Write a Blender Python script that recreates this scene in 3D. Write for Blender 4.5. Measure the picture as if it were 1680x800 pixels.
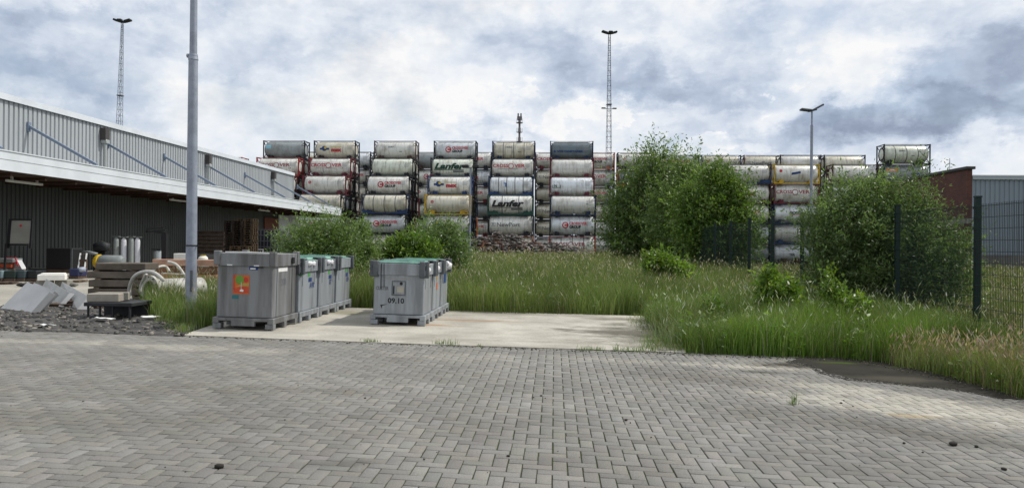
import bpy, bmesh, math, random
import numpy as np
from mathutils import Vector, Matrix, Euler
R = math.radians
random.seed(7); rng = np.random.default_rng(7)
scene = bpy.context.scene
for o in list(bpy.data.objects): bpy.data.objects.remove(o)
COL = scene.collection

# ------------------------------------------------------------------ camera
F = 1250.0; TH = R(3.2); RO = R(.55); CY = 400.8
cc, ss = math.cos(TH), math.sin(TH)
cam_d = bpy.data.cameras.new('camera'); cam = bpy.data.objects.new('camera', cam_d); COL.objects.link(cam)
cam_d.sensor_width = 36; cam_d.lens = 36*F/1680; cam_d.clip_end = 5000; cam_d.clip_start = .1
cam.location = (0, 0, 1.6)
cam.rotation_euler = (Matrix.Rotation(TH, 4, 'Z') @ Matrix.Rotation(R(90), 4, 'X') @ Matrix.Rotation(RO, 4, 'Z')).to_euler()
scene.camera = cam
scene.render.resolution_x = 1024; scene.render.resolution_y = 487
scene.view_settings.view_transform = 'Standard'; scene.view_settings.look = 'None'
scene.view_settings.gamma = 1; scene.view_settings.exposure = 0.0
scene.view_settings.use_curve_mapping = False
scene.cycles.max_bounces = 8; scene.cycles.transparent_max_bounces = 8

# ------------------------------------------------------------------ ground level and where things stand on it
def sm(t): t = min(1, max(0, t)); return t*t*(3-2*t)
def zg(X, Y):                       # the yard falls two percent to the right; the far right field lies lower
    return -.02*max(-12, min(12, X))*sm((30-Y)/14) - .7*sm((X-8)/10)*sm((Y-60)/25)
def zga(X, Y):
    s3 = lambda t: (lambda u: u*u*(3-2*u))(np.clip(t, 0, 1))
    return -.02*np.clip(X, -12, 12)*s3((30-Y)/14) - .7*s3((X-8)/10)*s3((Y-60)/25)
def unroll(px, py):
    x, y = px-840, py-CY
    return x*math.cos(RO)+y*math.sin(RO), -x*math.sin(RO)+y*math.cos(RO)
def G(px, py, dz=0):                # ground point seen at a photo position
    x, y = unroll(px, py); z = dz
    for i in range(60):
        d = F*(1.6-z)/y; xc = x/F*d; X = xc*cc-d*ss; Y = xc*ss+d*cc; z = .5*z+.5*(zg(X, Y)+dz)
    return Vector((X, Y, z))
def AT(px, py, Y):
    x, y = unroll(px, py); t = x/F
    X = Y*(t*cc-ss)/(cc+t*ss); d = -X*ss+Y*cc
    return Vector((X, Y, 1.6-y*d/F))
def ATX(px, py, X):
    x, y = unroll(px, py); t = x/F
    Y = X*(cc+t*ss)/(t*cc-ss); d = -X*ss+Y*cc
    return Vector((X, Y, 1.6-y*d/F))

# ------------------------------------------------------------------ sun and sky
SUN = Vector((.78, .33, 1.02)).normalized()
sd = bpy.data.lights.new('sun', 'SUN'); sd.energy = 3.8; sd.angle = R(.6); sd.color = (1, .955, .88)
so = bpy.data.objects.new('sun', sd); COL.objects.link(so); so.rotation_euler = SUN.to_track_quat('Z', 'Y').to_euler()
W = bpy.data.worlds.new('World'); scene.world = W; W.use_nodes = True
nt = W.node_tree; nt.nodes.clear()
def N(t, **k):
    n = nt.nodes.new(t)
    for a, v in k.items(): setattr(n, a, v)
    return n
def L(a, b): nt.links.new(a, b)
def M(op, a, b=None, c=None, clamp=False):
    n = N('ShaderNodeMath', operation=op); n.use_clamp = clamp
    for i, v in enumerate((a, b, c)):
        if v is None: continue
        if isinstance(v, (int, float)): n.inputs[i].default_value = v
        else: L(v, n.inputs[i])
    return n.outputs[0]
wo = N('ShaderNodeOutputWorld'); bg = N('ShaderNodeBackground'); bg.inputs['Strength'].default_value = .1
L(bg.outputs[0], wo.inputs[0])
sky = N('ShaderNodeTexSky', sky_type='NISHITA', sun_disc=False)
sky.sun_elevation = math.asin(SUN.z); sky.sun_rotation = math.atan2(SUN.x, SUN.y)
sky.air_density = 1.0; sky.dust_density = 1.5
tc = N('ShaderNodeTexCoord'); sx = N('ShaderNodeSeparateXYZ'); L(tc.outputs['Generated'], sx.inputs[0])
az = M('ARCTAN2', sx.outputs[0], sx.outputs[1]); el = M('ARCSINE', sx.outputs[2])
cx = N('ShaderNodeCombineXYZ'); L(az, cx.inputs[0]); L(el, cx.inputs[1])
def noise(scale, detail=6, rough=.55, src=None, off=(0, 0, 0), stretch=(1, 1, 1), dist=0.):
    mp = N('ShaderNodeMapping'); mp.inputs['Location'].default_value = off; mp.inputs['Scale'].default_value = stretch
    L(src or cx.outputs[0], mp.inputs[0])
    n = N('ShaderNodeTexNoise'); n.inputs['Scale'].default_value = scale; n.inputs['Detail'].default_value = detail
    n.inputs['Roughness'].default_value = rough; n.inputs['Distortion'].default_value = dist
    L(mp.outputs[0], n.inputs[0]); return n
# warped direction so that the cloud masses get ragged rims
wn = noise(7, 7, .62, stretch=(1, 1.5, 1))
v1 = N('ShaderNodeVectorMath', operation='SUBTRACT'); L(wn.outputs['Color'], v1.inputs[0]); v1.inputs[1].default_value = (.5, .5, .5)
v2 = N('ShaderNodeVectorMath', operation='SCALE'); L(v1.outputs[0], v2.inputs[0]); v2.inputs['Scale'].default_value = .20
v3 = N('ShaderNodeVectorMath', operation='ADD'); L(cx.outputs[0], v3.inputs[0]); L(v2.outputs[0], v3.inputs[1])
def azel(px, py):
    x, y = unroll(px, py)
    return math.atan(x/F)-TH, math.atan(-y/math.hypot(F, x))
def blob(px, py, wx, wy, w, src=None):
    a0, e0 = azel(px+42, py+26)          # the warp shifts everything a little
    w = w*1.0 if w < 0 else w*1.1
    a = N('ShaderNodeVectorMath', operation='SUBTRACT'); L((src or v3).outputs[0], a.inputs[0]); a.inputs[1].default_value = (a0, e0, 0)
    b = N('ShaderNodeVectorMath', operation='MULTIPLY'); L(a.outputs[0], b.inputs[0]); b.inputs[1].default_value = (F/wx, F/wy, 0)
    c = N('ShaderNodeVectorMath', operation='DOT_PRODUCT'); L(b.outputs[0], c.inputs[0]); L(b.outputs[0], c.inputs[1])
    return M('MULTIPLY', M('EXPONENT', M('MULTIPLY', c.outputs['Value'], -1)), w)
def total(lst):
    t = lst[0]
    for q in lst[1:]: t = M('ADD', t, q)
    return t
SKY_DARK = [(15, 85, 150, 60, -.42), (110, 15, 150, 26, -.20), (370, 55, 120, 42, -.22), (740, 20, 60, 18, -.08), (850, 30, 120, 55, -.22), (560, 15, 60, 18, -.08),
            (930, 85, 120, 45, -.26), (1080, 118, 130, 36, -.36), (1200, 60, 60, 55, -.16), (1550, 165, 190, 50, -.40),
            (1440, 195, 140, 26, -.22), (1300, 172, 80, 30, -.14), (1630, 80, 120, 40, -.26), (1160, 205, 90, 20, -.12), (1250, 8, 120, 20, -.14),
            (170, 150, 120, 22, -.10), (780, 212, 60, 20, -.12), (1060, 190, 60, 20, -.10)]
SKY_LIGHT = [(230, 85, 120, 55, .14), (600, 120, 200, 80, .12), (560, 60, 90, 40, .10), (1000, 18, 70, 18, .12), (1280, 45, 60, 50, .18), (460, 150, 120, 50, .10),
             (1400, 85, 70, 45, .20), (1230, 150, 80, 25, .14), (960, 150, 70, 30, .10), (1330, 125, 60, 30, .14), (1640, 232, 120, 20, .10), (60, 28, 50, 18, .12)]
# very large scale: beyond the photo the cover is broken light grey
big = noise(2.2, 5, .5, off=(3.1, .7, 0), stretch=(1, 2, 1))
fine = noise(9, 10, .60, off=(1.2, 4.4, 0), stretch=(1, 1.35, 1), dist=.15)
wisp = noise(30, 8, .6, off=(8, 2, 0), stretch=(1, 1.5, 1))
def voro(scale, off=(0, 0, 0), smooth=.6):
    mp = N('ShaderNodeMapping'); mp.inputs['Location'].default_value = off; mp.inputs['Scale'].default_value = (1, 1.5, 1); L(v3.outputs[0], mp.inputs[0])
    n = N('ShaderNodeTexVoronoi', feature='SMOOTH_F1'); n.inputs['Scale'].default_value = scale; n.inputs['Smoothness'].default_value = smooth; L(mp.outputs[0], n.inputs[0])
    return M('SUBTRACT', 1.0, n.outputs['Distance'])
bil = M('ADD', M('MULTIPLY', voro(16), .6), M('MULTIPLY', voro(38, (3, 1, 0)), .4))          # heaped, cauliflower-like
lum = total([blob(*b) for b in SKY_DARK+SKY_LIGHT] + [
    M('MULTIPLY_ADD', big.outputs[0], .30, .865-.15), M('MULTIPLY_ADD', fine.outputs[0], .60, -.30), M('MULTIPLY_ADD', wisp.outputs[0], .12, -.06), M('MULTIPLY_ADD', bil, .30, -.20)])
cum = total([blob(*b, src=v3) for b in [(850, 195, 60, 34, 1.), (770, 165, 75, 34, .95), (650, 130, 70, 26, .7), (700, 190, 90, 30, .6), (900, 235, 90, 26, .8), (1130, 215, 60, 24, .75), (1260, 60, 60, 60, .6), (1400, 95, 60, 40, .6),
            (1040, 235, 60, 22, .8), (225, 205, 30, 24, .9), (1190, 200, 50, 22, .6), (1480, 245, 80, 18, .6), (610, 165, 90, 30, .4), (430, 120, 90, 40, .45), (950, 155, 60, 20, .6)]])
cn = noise(22, 9, .58, off=(2, 9, 0), stretch=(1, 1.3, 1), dist=.1)
cm = M('ADD', cum, M('ADD', M('MULTIPLY_ADD', cn.outputs[0], .9, -.45), M('MULTIPLY_ADD', bil, 1.1, -.72)))
cmask = N('ShaderNodeMapRange', interpolation_type='SMOOTHSTEP'); L(cm, cmask.inputs[0]); cmask.inputs[1].default_value = .36; cmask.inputs[2].default_value = .56
rim = N('ShaderNodeMapRange', interpolation_type='SMOOTHSTEP'); L(cm, rim.inputs[0]); rim.inputs[1].default_value = .5; rim.inputs[2].default_value = 1.35
rim.inputs[3].default_value = .22; rim.inputs[4].default_value = .06
lum2 = M('ADD', lum, M('MULTIPLY', cmask.outputs[0], M('ADD', rim.outputs[0], M('MULTIPLY_ADD', bil, .5, -.36))))
ramp = N('ShaderNodeValToRGB'); L(lum2, ramp.inputs[0]); cr = ramp.color_ramp
cr.elements[0].position = .05; cr.elements[0].color = (.19, .23, .31, 1)
cr.elements[1].position = 1.06 if 0 else 1.0; cr.elements[1].color = (1.0, 1.0, 1.0, 1)
for p, c in ((.32, (.31, .37, .49)), (.52, (.50, .58, .72)), (.68, (.68, .75, .86)), (.84, (.87, .91, .97))):
    e = cr.elements.new(p); e.color = (*c, 1)
bl = noise(4.5, 6, .6, off=(5.5, 1, 0), stretch=(1, 1.6, 1))
bm_ = N('ShaderNodeMapRange'); L(bl.outputs[0], bm_.inputs[0]); bm_.inputs[1].default_value = .50; bm_.inputs[2].default_value = .68
bm_.inputs[3].default_value = 0; bm_.inputs[4].default_value = .55
sc_ = N('ShaderNodeVectorMath', operation='SCALE'); L(ramp.outputs[0], sc_.inputs[0]); sc_.inputs['Scale'].default_value = 9.6
mx = N('ShaderNodeMix', data_type='RGBA'); L(bm_.outputs[0], mx.inputs[0]); L(sc_.outputs[0], mx.inputs[6])
sk2 = N('ShaderNodeVectorMath', operation='SCALE'); L(sky.outputs[0], sk2.inputs[0]); sk2.inputs['Scale'].default_value = 1.15
L(sk2.outputs[0], mx.inputs[7]); L(mx.outputs[2], bg.inputs[0])
W.cycles.sampling_method = 'MANUAL'; W.cycles.sample_map_resolution = 512

# ------------------------------------------------------------------ materials
MATS = {}
def mat(name, col, rough=.7, metal=0., var=.0, vscale=3., col2=None, bump=0., bscale=60., streak=False, spec=.3, attr=None, coords='Object', rnd=0., vlo=.42, vhi=.62):
    if name in MATS: return MATS[name]
    m = bpy.data.materials.new(name); m.use_nodes = True; t = m.node_tree; nd = t.nodes; b = nd['Principled BSDF']
    b.inputs['Roughness'].default_value = rough; b.inputs['Metallic'].default_value = metal; b.inputs['Specular IOR Level'].default_value = spec
    tcn = nd.new('ShaderNodeTexCoord'); src = tcn.outputs[coords]
    if coords == 'World':
        pass
    out = None
    rgb = nd.new('ShaderNodeRGB'); rgb.outputs[0].default_value = (*col, 1); out = rgb.outputs[0]
    if attr:
        at = nd.new('ShaderNodeAttribute'); at.attribute_name = attr
        mm = nd.new('ShaderNodeMix'); mm.data_type = 'RGBA'; mm.blend_type = 'MULTIPLY'; mm.inputs[0].default_value = 1
        t.links.new(out, mm.inputs[6]); t.links.new(at.outputs[0], mm.inputs[7]); out = mm.outputs[2]
    if var or col2:
        mp = nd.new('ShaderNodeMapping'); t.links.new(src, mp.inputs[0])
        if streak: mp.inputs['Scale'].default_value = (1, 1, .12)
        oi = nd.new('ShaderNodeObjectInfo'); ad = nd.new('ShaderNodeVectorMath'); ad.operation = 'ADD'
        sc = nd.new('ShaderNodeMath'); sc.operation = 'MULTIPLY'; t.links.new(oi.outputs['Random'], sc.inputs[0]); sc.inputs[1].default_value = 37.
        t.links.new(mp.outputs[0], ad.inputs[0]); t.links.new(sc.outputs[0], ad.inputs[1])
        n = nd.new('ShaderNodeTexNoise'); n.inputs['Scale'].default_value = vscale; n.inputs['Detail'].default_value = 8; n.inputs['Roughness'].default_value = .62
        t.links.new(ad.outputs[0], n.inputs[0])
        mr = nd.new('ShaderNodeMapRange'); t.links.new(n.outputs[0], mr.inputs[0]); mr.inputs[1].default_value = vlo; mr.inputs[2].default_value = vhi
        m2 = nd.new('ShaderNodeMix'); m2.data_type = 'RGBA'; t.links.new(mr.outputs[0], m2.inputs[0])
        c2 = col2 or tuple(x*(1-var) for x in col)
        t.links.new(out, m2.inputs[6]); m2.inputs[7].default_value = (*c2, 1); out = m2.outputs[2]
    if rnd:
        oi = nd.new('ShaderNodeObjectInfo'); mr = nd.new('ShaderNodeMapRange'); t.links.new(oi.outputs['Random'], mr.inputs[0])
        mr.inputs[3].default_value = 1-rnd; mr.inputs[4].default_value = 1+rnd*.3
        v = nd.new('ShaderNodeVectorMath'); v.operation = 'SCALE'; t.links.new(out, v.inputs[0]); t.links.new(mr.outputs[0], v.inputs['Scale']); out = v.outputs[0]
    t.links.new(out, b.inputs['Base Color'])
    if bump:
        n = nd.new('ShaderNodeTexNoise'); n.inputs['Scale'].default_value = bscale; n.inputs['Detail'].default_value = 4; t.links.new(src, n.inputs[0])
        bp = nd.new('ShaderNodeBump'); bp.inputs['Strength'].default_value = bump; bp.inputs['Distance'].default_value = .01
        t.links.new(n.outputs[0], bp.inputs['Height']); t.links.new(bp.outputs[0], b.inputs['Normal'])
    MATS[name] = m; return m

def leaf_mat(name, tr=.35, rough=.5, spec=.4):
    m = bpy.data.materials.new(name); m.use_nodes = True; t = m.node_tree; nd = t.nodes
    b = nd['Principled BSDF']; b.inputs['Roughness'].default_value = rough; b.inputs['Specular IOR Level'].default_value = spec
    at = nd.new('ShaderNodeAttribute'); at.attribute_name = 'tint'
    t.links.new(at.outputs[0], b.inputs['Base Color'])
    tl = nd.new('ShaderNodeBsdfTranslucent'); mu = nd.new('ShaderNodeMix'); mu.data_type = 'RGBA'; mu.blend_type = 'MULTIPLY'; mu.inputs[0].default_value = 1
    t.links.new(at.outputs[0], mu.inputs[6]); mu.inputs[7].default_value = (1.25, 1.4, .65, 1); t.links.new(mu.outputs[2], tl.inputs[0])
    mx = nd.new('ShaderNodeMixShader'); mx.inputs[0].default_value = tr
    t.links.new(b.outputs[0], mx.inputs[1]); t.links.new(tl.outputs[0], mx.inputs[2]); t.links.new(mx.outputs[0], nd['Material Output'].inputs[0])
    return m

steel = mat('galvanised_steel', (.33, .345, .36), .5, .35, .28, 5, bump=.1, bscale=30)
pole_steel = mat('pole_steel', (.30, .33, .39), .5, .3, .2, 6)
dark_steel = mat('dark_steel', (.035, .037, .04), .6, .2, .3, 3)
black = mat('black_plastic', (.012, .012, .014), .5)
white = mat('white_paint', (.72, .72, .70), .5, 0, .15, 2)
wood = mat('weathered_wood', (.20, .15, .10), .85, 0, .45, 5, streak=False, bump=.3, bscale=25)
dark_wood = mat('dark_wood', (.10, .068, .05), .85, 0, .4, 4)
fence_green = mat('fence_green', (.004, .018, .016), .45, .0, .2, 4)
bark = mat('bark', (.09, .07, .05), .9, 0, .4, 8)
concrete_m = mat('weathered_concrete', (.26, .25, .22), .9, 0, .35, 3, bump=.3, bscale=30)

# ------------------------------------------------------------------ mesh helpers
class MB:
    def __init__(s): s.v = []; s.f = []; s.m = []; s.mi = 0
    def add(s, vs, fs):
        n = len(s.v); s.v += [tuple(v) for v in vs]; s.f += [tuple(i+n for i in f) for f in fs]; s.m += [s.mi]*len(fs); return s
    def box(s, x0, x1, y0, y1, z0, z1, mx=None):
        vs = [(x0, y0, z0), (x1, y0, z0), (x1, y1, z0), (x0, y1, z0), (x0, y0, z1), (x1, y0, z1), (x1, y1, z1), (x0, y1, z1)]
        if mx is not None: vs = [mx @ Vector(v) for v in vs]
        return s.add(vs, [(0, 3, 2, 1), (4, 5, 6, 7), (0, 1, 5, 4), (1, 2, 6, 5), (2, 3, 7, 6), (3, 0, 4, 7)])
    def bbox(s, x0, x1, y0, y1, z0, z1, b=.02, mx=None):      # box with bevelled edges
        bm = bmesh.new(); bmesh.ops.create_cube(bm, size=1)
        for v in bm.verts: v.co = ((x0+x1)/2+v.co.x*(x1-x0), (y0+y1)/2+v.co.y*(y1-y0), (z0+z1)/2+v.co.z*(z1-z0))
        bmesh.ops.bevel(bm, geom=list(bm.edges), offset=b, segments=1, affect='EDGES')
        bm.verts.ensure_lookup_table(); bm.verts.index_update()
        vs = [mx @ v.co if mx is not None else v.co.copy() for v in bm.verts]; fs = [tuple(v.index for v in f.verts) for f in bm.faces]
        bm.free(); return s.add(vs, fs)
    def tube(s, pts, r, n=8, r1=None, cap=True):
        pts = [Vector(p) for p in pts]; k = len(pts); rings = []
        for i, p in enumerate(pts):
            d = (pts[min(i+1, k-1)]-pts[max(i-1, 0)]).normalized()
            a = d.orthogonal().normalized() if i == 0 else (a - d*a.dot(d)).normalized()
            b = d.cross(a); rr = r if r1 is None else r+(r1-r)*i/max(1, k-1)
            if isinstance(r, (list, tuple)): rr = r[i]
            rings.append([p+a*math.cos(2*math.pi*j/n)*rr+b*math.sin(2*math.pi*j/n)*rr for j in range(n)])
        vs = [q for g in rings for q in g]
        fs = [(i*n+j, i*n+(j+1) % n, (i+1)*n+(j+1) % n, (i+1)*n+j) for i in range(k-1) for j in range(n)]
        if cap: fs += [tuple(range(n))[::-1], tuple(range((k-1)*n, k*n))]
        return s.add(vs, fs)
    def bar(s, p0, p1, w, h=None):
        p0, p1 = Vector(p0), Vector(p1); h = h or w; d = (p1-p0).normalized()
        u = Vector((0, 0, 1)) if abs(d.z) < .9 else Vector((1, 0, 0)); a = d.cross(u).normalized(); b = a.cross(d)
        vs = [p+a*x*w/2+b*y*h/2 for p in (p0, p1) for x, y in ((-1, -1), (1, -1), (1, 1), (-1, 1))]
        return s.add(vs, [(3, 2, 1, 0), (4, 5, 6, 7), (0, 1, 5, 4), (1, 2, 6, 5), (2, 3, 7, 6), (3, 0, 4, 7)])
    def lathe(s, prof, n=20, mx=None, axis='Z'):
        vs = []
        for r, z in prof:
            for j in range(n):
                a = 2*math.pi*j/n; p = (r*math.cos(a), r*math.sin(a), z) if axis == 'Z' else (z, r*math.cos(a), r*math.sin(a))
                vs.append(mx @ Vector(p) if mx is not None else p)
        k = len(prof); fs = [(i*n+j, i*n+(j+1) % n, (i+1)*n+(j+1) % n, (i+1)*n+j) for i in range(k-1) for j in range(n)]
        fs += [tuple(range(n))[::-1], tuple(range((k-1)*n, k*n))]
        return s.add(vs, fs)
    def mesh(s, name, mats, smooth=False):
        me = bpy.data.meshes.new(name); me.from_pydata(s.v, [], s.f)
        for m in (mats if isinstance(mats, (list, tuple)) else [mats]): me.materials.append(m)
        if len(set(s.m)) > 1: me.polygons.foreach_set('material_index', s.m)
        if smooth:
            me.polygons.foreach_set('use_smooth', [True]*len(s.f))
        me.update()
        if smooth and smooth is not True: me.set_sharp_from_angle(angle=R(smooth))
        return me
    def build(s, name, mats, parent=None, smooth=False, loc=None): return link(name, s.mesh(name, mats, smooth), parent, loc)
def link(name, me, parent=None, loc=None):
    o = bpy.data.objects.new(name, me); COL.objects.link(o)
    if parent: o.parent = parent
    if loc is not None: o.location = loc
    return o
def tag(o, label=None, cat=None, group=None, kind=None):
    if label: o['label'] = label
    if cat: o['category'] = cat
    if group: o['group'] = group
    if kind: o['kind'] = kind
    return o
def thing(name, loc, label, cat, group=None, rz=0):
    o = bpy.data.objects.new(name, None); COL.objects.link(o); o.location = loc; o.rotation_euler = (0, 0, rz); o.empty_display_size = .2
    return tag(o, label, cat, group)
def npmesh(name, V, Fc, m, tint=None, smooth=False):   # V (n,3), Fc list of arrays of faces of equal length
    me = bpy.data.meshes.new(name); me.vertices.add(len(V)); me.vertices.foreach_set('co', np.asarray(V, np.float32).ravel())
    loops = np.concatenate([f.ravel() for f in Fc]); sizes = np.concatenate([np.full(len(f), f.shape[1]) for f in Fc])
    me.loops.add(len(loops)); me.loops.foreach_set('vertex_index', loops.astype(np.int32))
    me.polygons.add(len(sizes)); st = np.zeros(len(sizes), np.int32); st[1:] = np.cumsum(sizes)[:-1]
    me.polygons.foreach_set('loop_start', st); me.polygons.foreach_set('loop_total', sizes.astype(np.int32))
    if tint is not None:
        at = me.color_attributes.new('tint', 'FLOAT_COLOR', 'POINT'); c = np.ones((len(V), 4), np.float32); c[:, :3] = tint
        at.data.foreach_set('color', c.ravel())
    me.materials.append(m); me.update(calc_edges=True)
    if smooth: me.polygons.foreach_set('use_smooth', [True]*len(sizes))
    return me

# writing ----------------------------------------------------------
TX = {}
def text_verts(s_, size, bold=0., shear=0., xs=1.):
    k = (s_, size, bold, shear, xs)
    if k in TX: return TX[k]
    cu = bpy.data.curves.new('t', 'FONT'); cu.body = s_; cu.size = size; cu.offset = bold; cu.shear = shear; cu.align_x = 'LEFT'; cu.align_y = 'BOTTOM_BASELINE'
    cu.resolution_u = 2; cu.fill_mode = 'FRONT'
    o = bpy.data.objects.new('t', cu); COL.objects.link(o)
    dg = bpy.context.evaluated_depsgraph_get(); dg.update(); e = o.evaluated_get(dg); me = e.to_mesh()
    vs = [(v.co.x*xs, v.co.y) for v in me.vertices]; fs = [tuple(p.vertices) for p in me.polygons]
    e.to_mesh_clear(); bpy.data.objects.remove(o); bpy.data.curves.remove(cu)
    TX[k] = (vs, fs); return TX[k]
def add_text(mb, s_, size, mp, x=0, z=0, bold=0., shear=0., xs=1., width=None):
    vs, fs = text_verts(s_, size, bold, shear, xs)
    w = max(v[0] for v in vs) or 1; k = (width/w) if width else 1
    mb.add([mp(x+v[0]*k, z+v[1]) for v in vs], fs); return w*k
def flat(mb, pts, mp, n=0):
    mb.add([mp(*p) for p in pts], [tuple(range(len(pts)))])
def disc(mb, x, z, r, mp, a0=0, a1=360, ri=0, n=18):
    if ri == 0: flat(mb, [(x+r*math.cos(2*math.pi*i/n), z+r*math.sin(2*math.pi*i/n)) for i in range(n)], mp); return
    vs = []; 
    for i in range(n+1):
        a = R(a0+(a1-a0)*i/n); vs += [mp(x+r*math.cos(a), z+r*math.sin(a)), mp(x+ri*math.cos(a), z+ri*math.sin(a))]
    mb.add(vs, [(2*i, 2*i+1, 2*i+3, 2*i+2) for i in range(n)])
def rect(mb, x0, x1, z0, z1, mp): flat(mb, [(x0, z0), (x1, z0), (x1, z1), (x0, z1)], mp)
def paint(name, col, rough=.5): return mat(name, col, rough, 0, .12, 6)


# ================================================================== THE SETTING
def stain_patch_mat(name, base, base2, nscale, patches, rough=.85, spec=.2, attr=None, bump=.25, bscale=90, lo=.4, hi=.65, speck=None):
    """patches: (X, Y, rx, ry, colour, strength, rot) - dirt and plain colour patches, each with its own shape, its rim broken by noise"""
    m = bpy.data.materials.new(name); m.use_nodes = True; t = m.node_tree; nd = t.nodes; b = nd['Principled BSDF']
    b.inputs['Roughness'].default_value = rough; b.inputs['Specular IOR Level'].default_value = spec
    lk = t.links.new; tcn = nd.new('ShaderNodeTexCoord'); P = tcn.outputs['Object']
    def mth(op, a, b_=None, c=None, clamp=False):
        n = nd.new('ShaderNodeMath'); n.operation = op; n.use_clamp = clamp
        for i, v in enumerate((a, b_, c)):
            if v is None: continue
            if isinstance(v, (int, float)): n.inputs[i].default_value = v
            else: lk(v, n.inputs[i])
        return n.outputs[0]
    def ns(sc, det=8, ro=.6):
        n = nd.new('ShaderNodeTexNoise'); n.inputs['Scale'].default_value = sc; n.inputs['Detail'].default_value = det; n.inputs['Roughness'].default_value = ro; lk(P, n.inputs[0]); return n.outputs[0]
    def mixc(f, a, col, mode='MIX'):
        n = nd.new('ShaderNodeMix'); n.data_type = 'RGBA'; n.blend_type = mode
        if isinstance(f, (int, float)): n.inputs[0].default_value = f
        else: lk(f, n.inputs[0])
        lk(a, n.inputs[6])
        if isinstance(col, tuple): n.inputs[7].default_value = (*col, 1)
        else: lk(col, n.inputs[7])
        return n.outputs[2]
    rgb = nd.new('ShaderNodeRGB'); rgb.outputs[0].default_value = (*base, 1)
    mr = nd.new('ShaderNodeMapRange'); lk(ns(nscale), mr.inputs[0]); mr.inputs[1].default_value = lo; mr.inputs[2].default_value = hi
    out = mixc(mr.outputs[0], rgb.outputs[0], base2)
    edge = mth('MULTIPLY_ADD', ns(1.7, 9, .65), 2.2, -1.1)
    for (X, Y, rx, ry, col, st, rot) in patches:
        mp = nd.new('ShaderNodeMapping'); mp.vector_type = 'TEXTURE'; mp.inputs['Location'].default_value = (X, Y, 0); mp.inputs['Rotation'].default_value = (0, 0, rot); mp.inputs['Scale'].default_value = (rx, ry, 1e6)
        lk(P, mp.inputs[0]); ln = nd.new('ShaderNodeVectorMath'); ln.operation = 'LENGTH'; lk(mp.outputs[0], ln.inputs[0])
        k = mth('ADD', mth('SUBTRACT', 1.0, ln.outputs['Value']), edge)
        k = mth('MULTIPLY', mth('MULTIPLY', k, 1.4, clamp=True), st)
        out = mixc(k, out, col)
    if attr:
        at = nd.new('ShaderNodeAttribute'); at.attribute_name = attr; out = mixc(1.0, out, at.outputs[0], 'MULTIPLY')
    sp = ns(speck or 160, 2, .5); mr2 = nd.new('ShaderNodeMapRange'); lk(sp, mr2.inputs[0]); mr2.inputs[1].default_value = .3; mr2.inputs[2].default_value = .7; mr2.inputs[3].default_value = .78; mr2.inputs[4].default_value = 1.22
    v = nd.new('ShaderNodeVectorMath'); v.operation = 'SCALE'; lk(out, v.inputs[0]); lk(mr2.outputs[0], v.inputs['Scale']); out = v.outputs[0]
    lk(out, b.inputs['Base Color'])
    bp = nd.new('ShaderNodeBump'); bp.inputs['Strength'].default_value = bump; bp.inputs['Distance'].default_value = .01
    lk(ns(bscale, 4), bp.inputs['Height']); lk(bp.outputs[0], b.inputs['Normal'])
    return m

def in_poly(X, Y, poly):
    X = np.asarray(X); Y = np.asarray(Y); r = np.zeros(X.shape, bool); n = len(poly)
    for i in range(n):
        x0, y0 = poly[i][:2]; x1, y1 = poly[(i+1) % n][:2]
        if y0 == y1: continue
        c = ((y0 > Y) != (y1 > Y)) & (X < (x1-x0)*(Y-y0)/(y1-y0)+x0); r ^= c
    return r
def sheet(name, poly, dz, m, step=1.5, skirt=.0, jag=0., kind='structure', bumpf=None):
    bm = bmesh.new(); vs = [bm.verts.new((p[0], p[1], 0)) for p in poly]; bm.faces.new(vs)
    xs = [p[0] for p in poly]; ys = [p[1] for p in poly]
    y = min(ys)+step
    while y < max(ys):
        bmesh.ops.bisect_plane(bm, geom=bm.verts[:]+bm.edges[:]+bm.faces[:], plane_co=(0, y, 0), plane_no=(0, 1, 0)); y += step
    for x in ([-12, 0, 12] if not bumpf else np.arange(min(xs)+step, max(xs), step)):
        if min(xs) < x < max(xs): bmesh.ops.bisect_plane(bm, geom=bm.verts[:]+bm.edges[:]+bm.faces[:], plane_co=(x, 0, 0), plane_no=(1, 0, 0))
    if jag:
        for v in bm.verts:
            if v.is_boundary: v.co.x += random.uniform(-jag, jag); v.co.y += random.uniform(-jag, jag)*.5
    for v in bm.verts: v.co.z = zg(v.co.x, v.co.y)+dz+(bumpf(v.co.x, v.co.y, v.is_boundary) if bumpf else 0)
    if skirt:
        be = [e for e in bm.edges if e.is_boundary]
        r = bmesh.ops.extrude_edge_only(bm, edges=be)
        for v in [g for g in r['geom'] if isinstance(g, bmesh.types.BMVert)]: v.co.z -= skirt
    bmesh.ops.recalc_face_normals(bm, faces=bm.faces)
    me = bpy.data.meshes.new(name); bm.to_mesh(me); bm.free(); me.materials.append(m)
    return tag(link(name, me), kind=kind)
xy = lambda *a: tuple(G(*a)[:2])

# ground: one sheet to the horizon
gx = sorted(set([-2500, -800, -250, -120, -60]+list(np.arange(-40, 41, 2.))+[60, 120, 250, 800, 2500]))
gy = sorted(set([-2500, -800, -200, -50]+list(np.arange(-10, 100, 2.))+[110, 130, 180, 300, 800, 2500]))
GX, GY = np.meshgrid(gx, gy); V = np.stack([GX.ravel(), GY.ravel(), zga(GX, GY).ravel()-.06], 1)
nx, ny = len(gx), len(gy); I = np.arange(nx*ny).reshape(ny, nx)
Fq = np.stack([I[:-1, :-1].ravel(), I[:-1, 1:].ravel(), I[1:, 1:].ravel(), I[1:, :-1].ravel()], 1)
soil = stain_patch_mat('soil', (.085, .085, .045), (.05, .06, .025), .8, [], speck=30)
tag(link('ground', npmesh('ground', V, [Fq], soil)), kind='structure')

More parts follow.
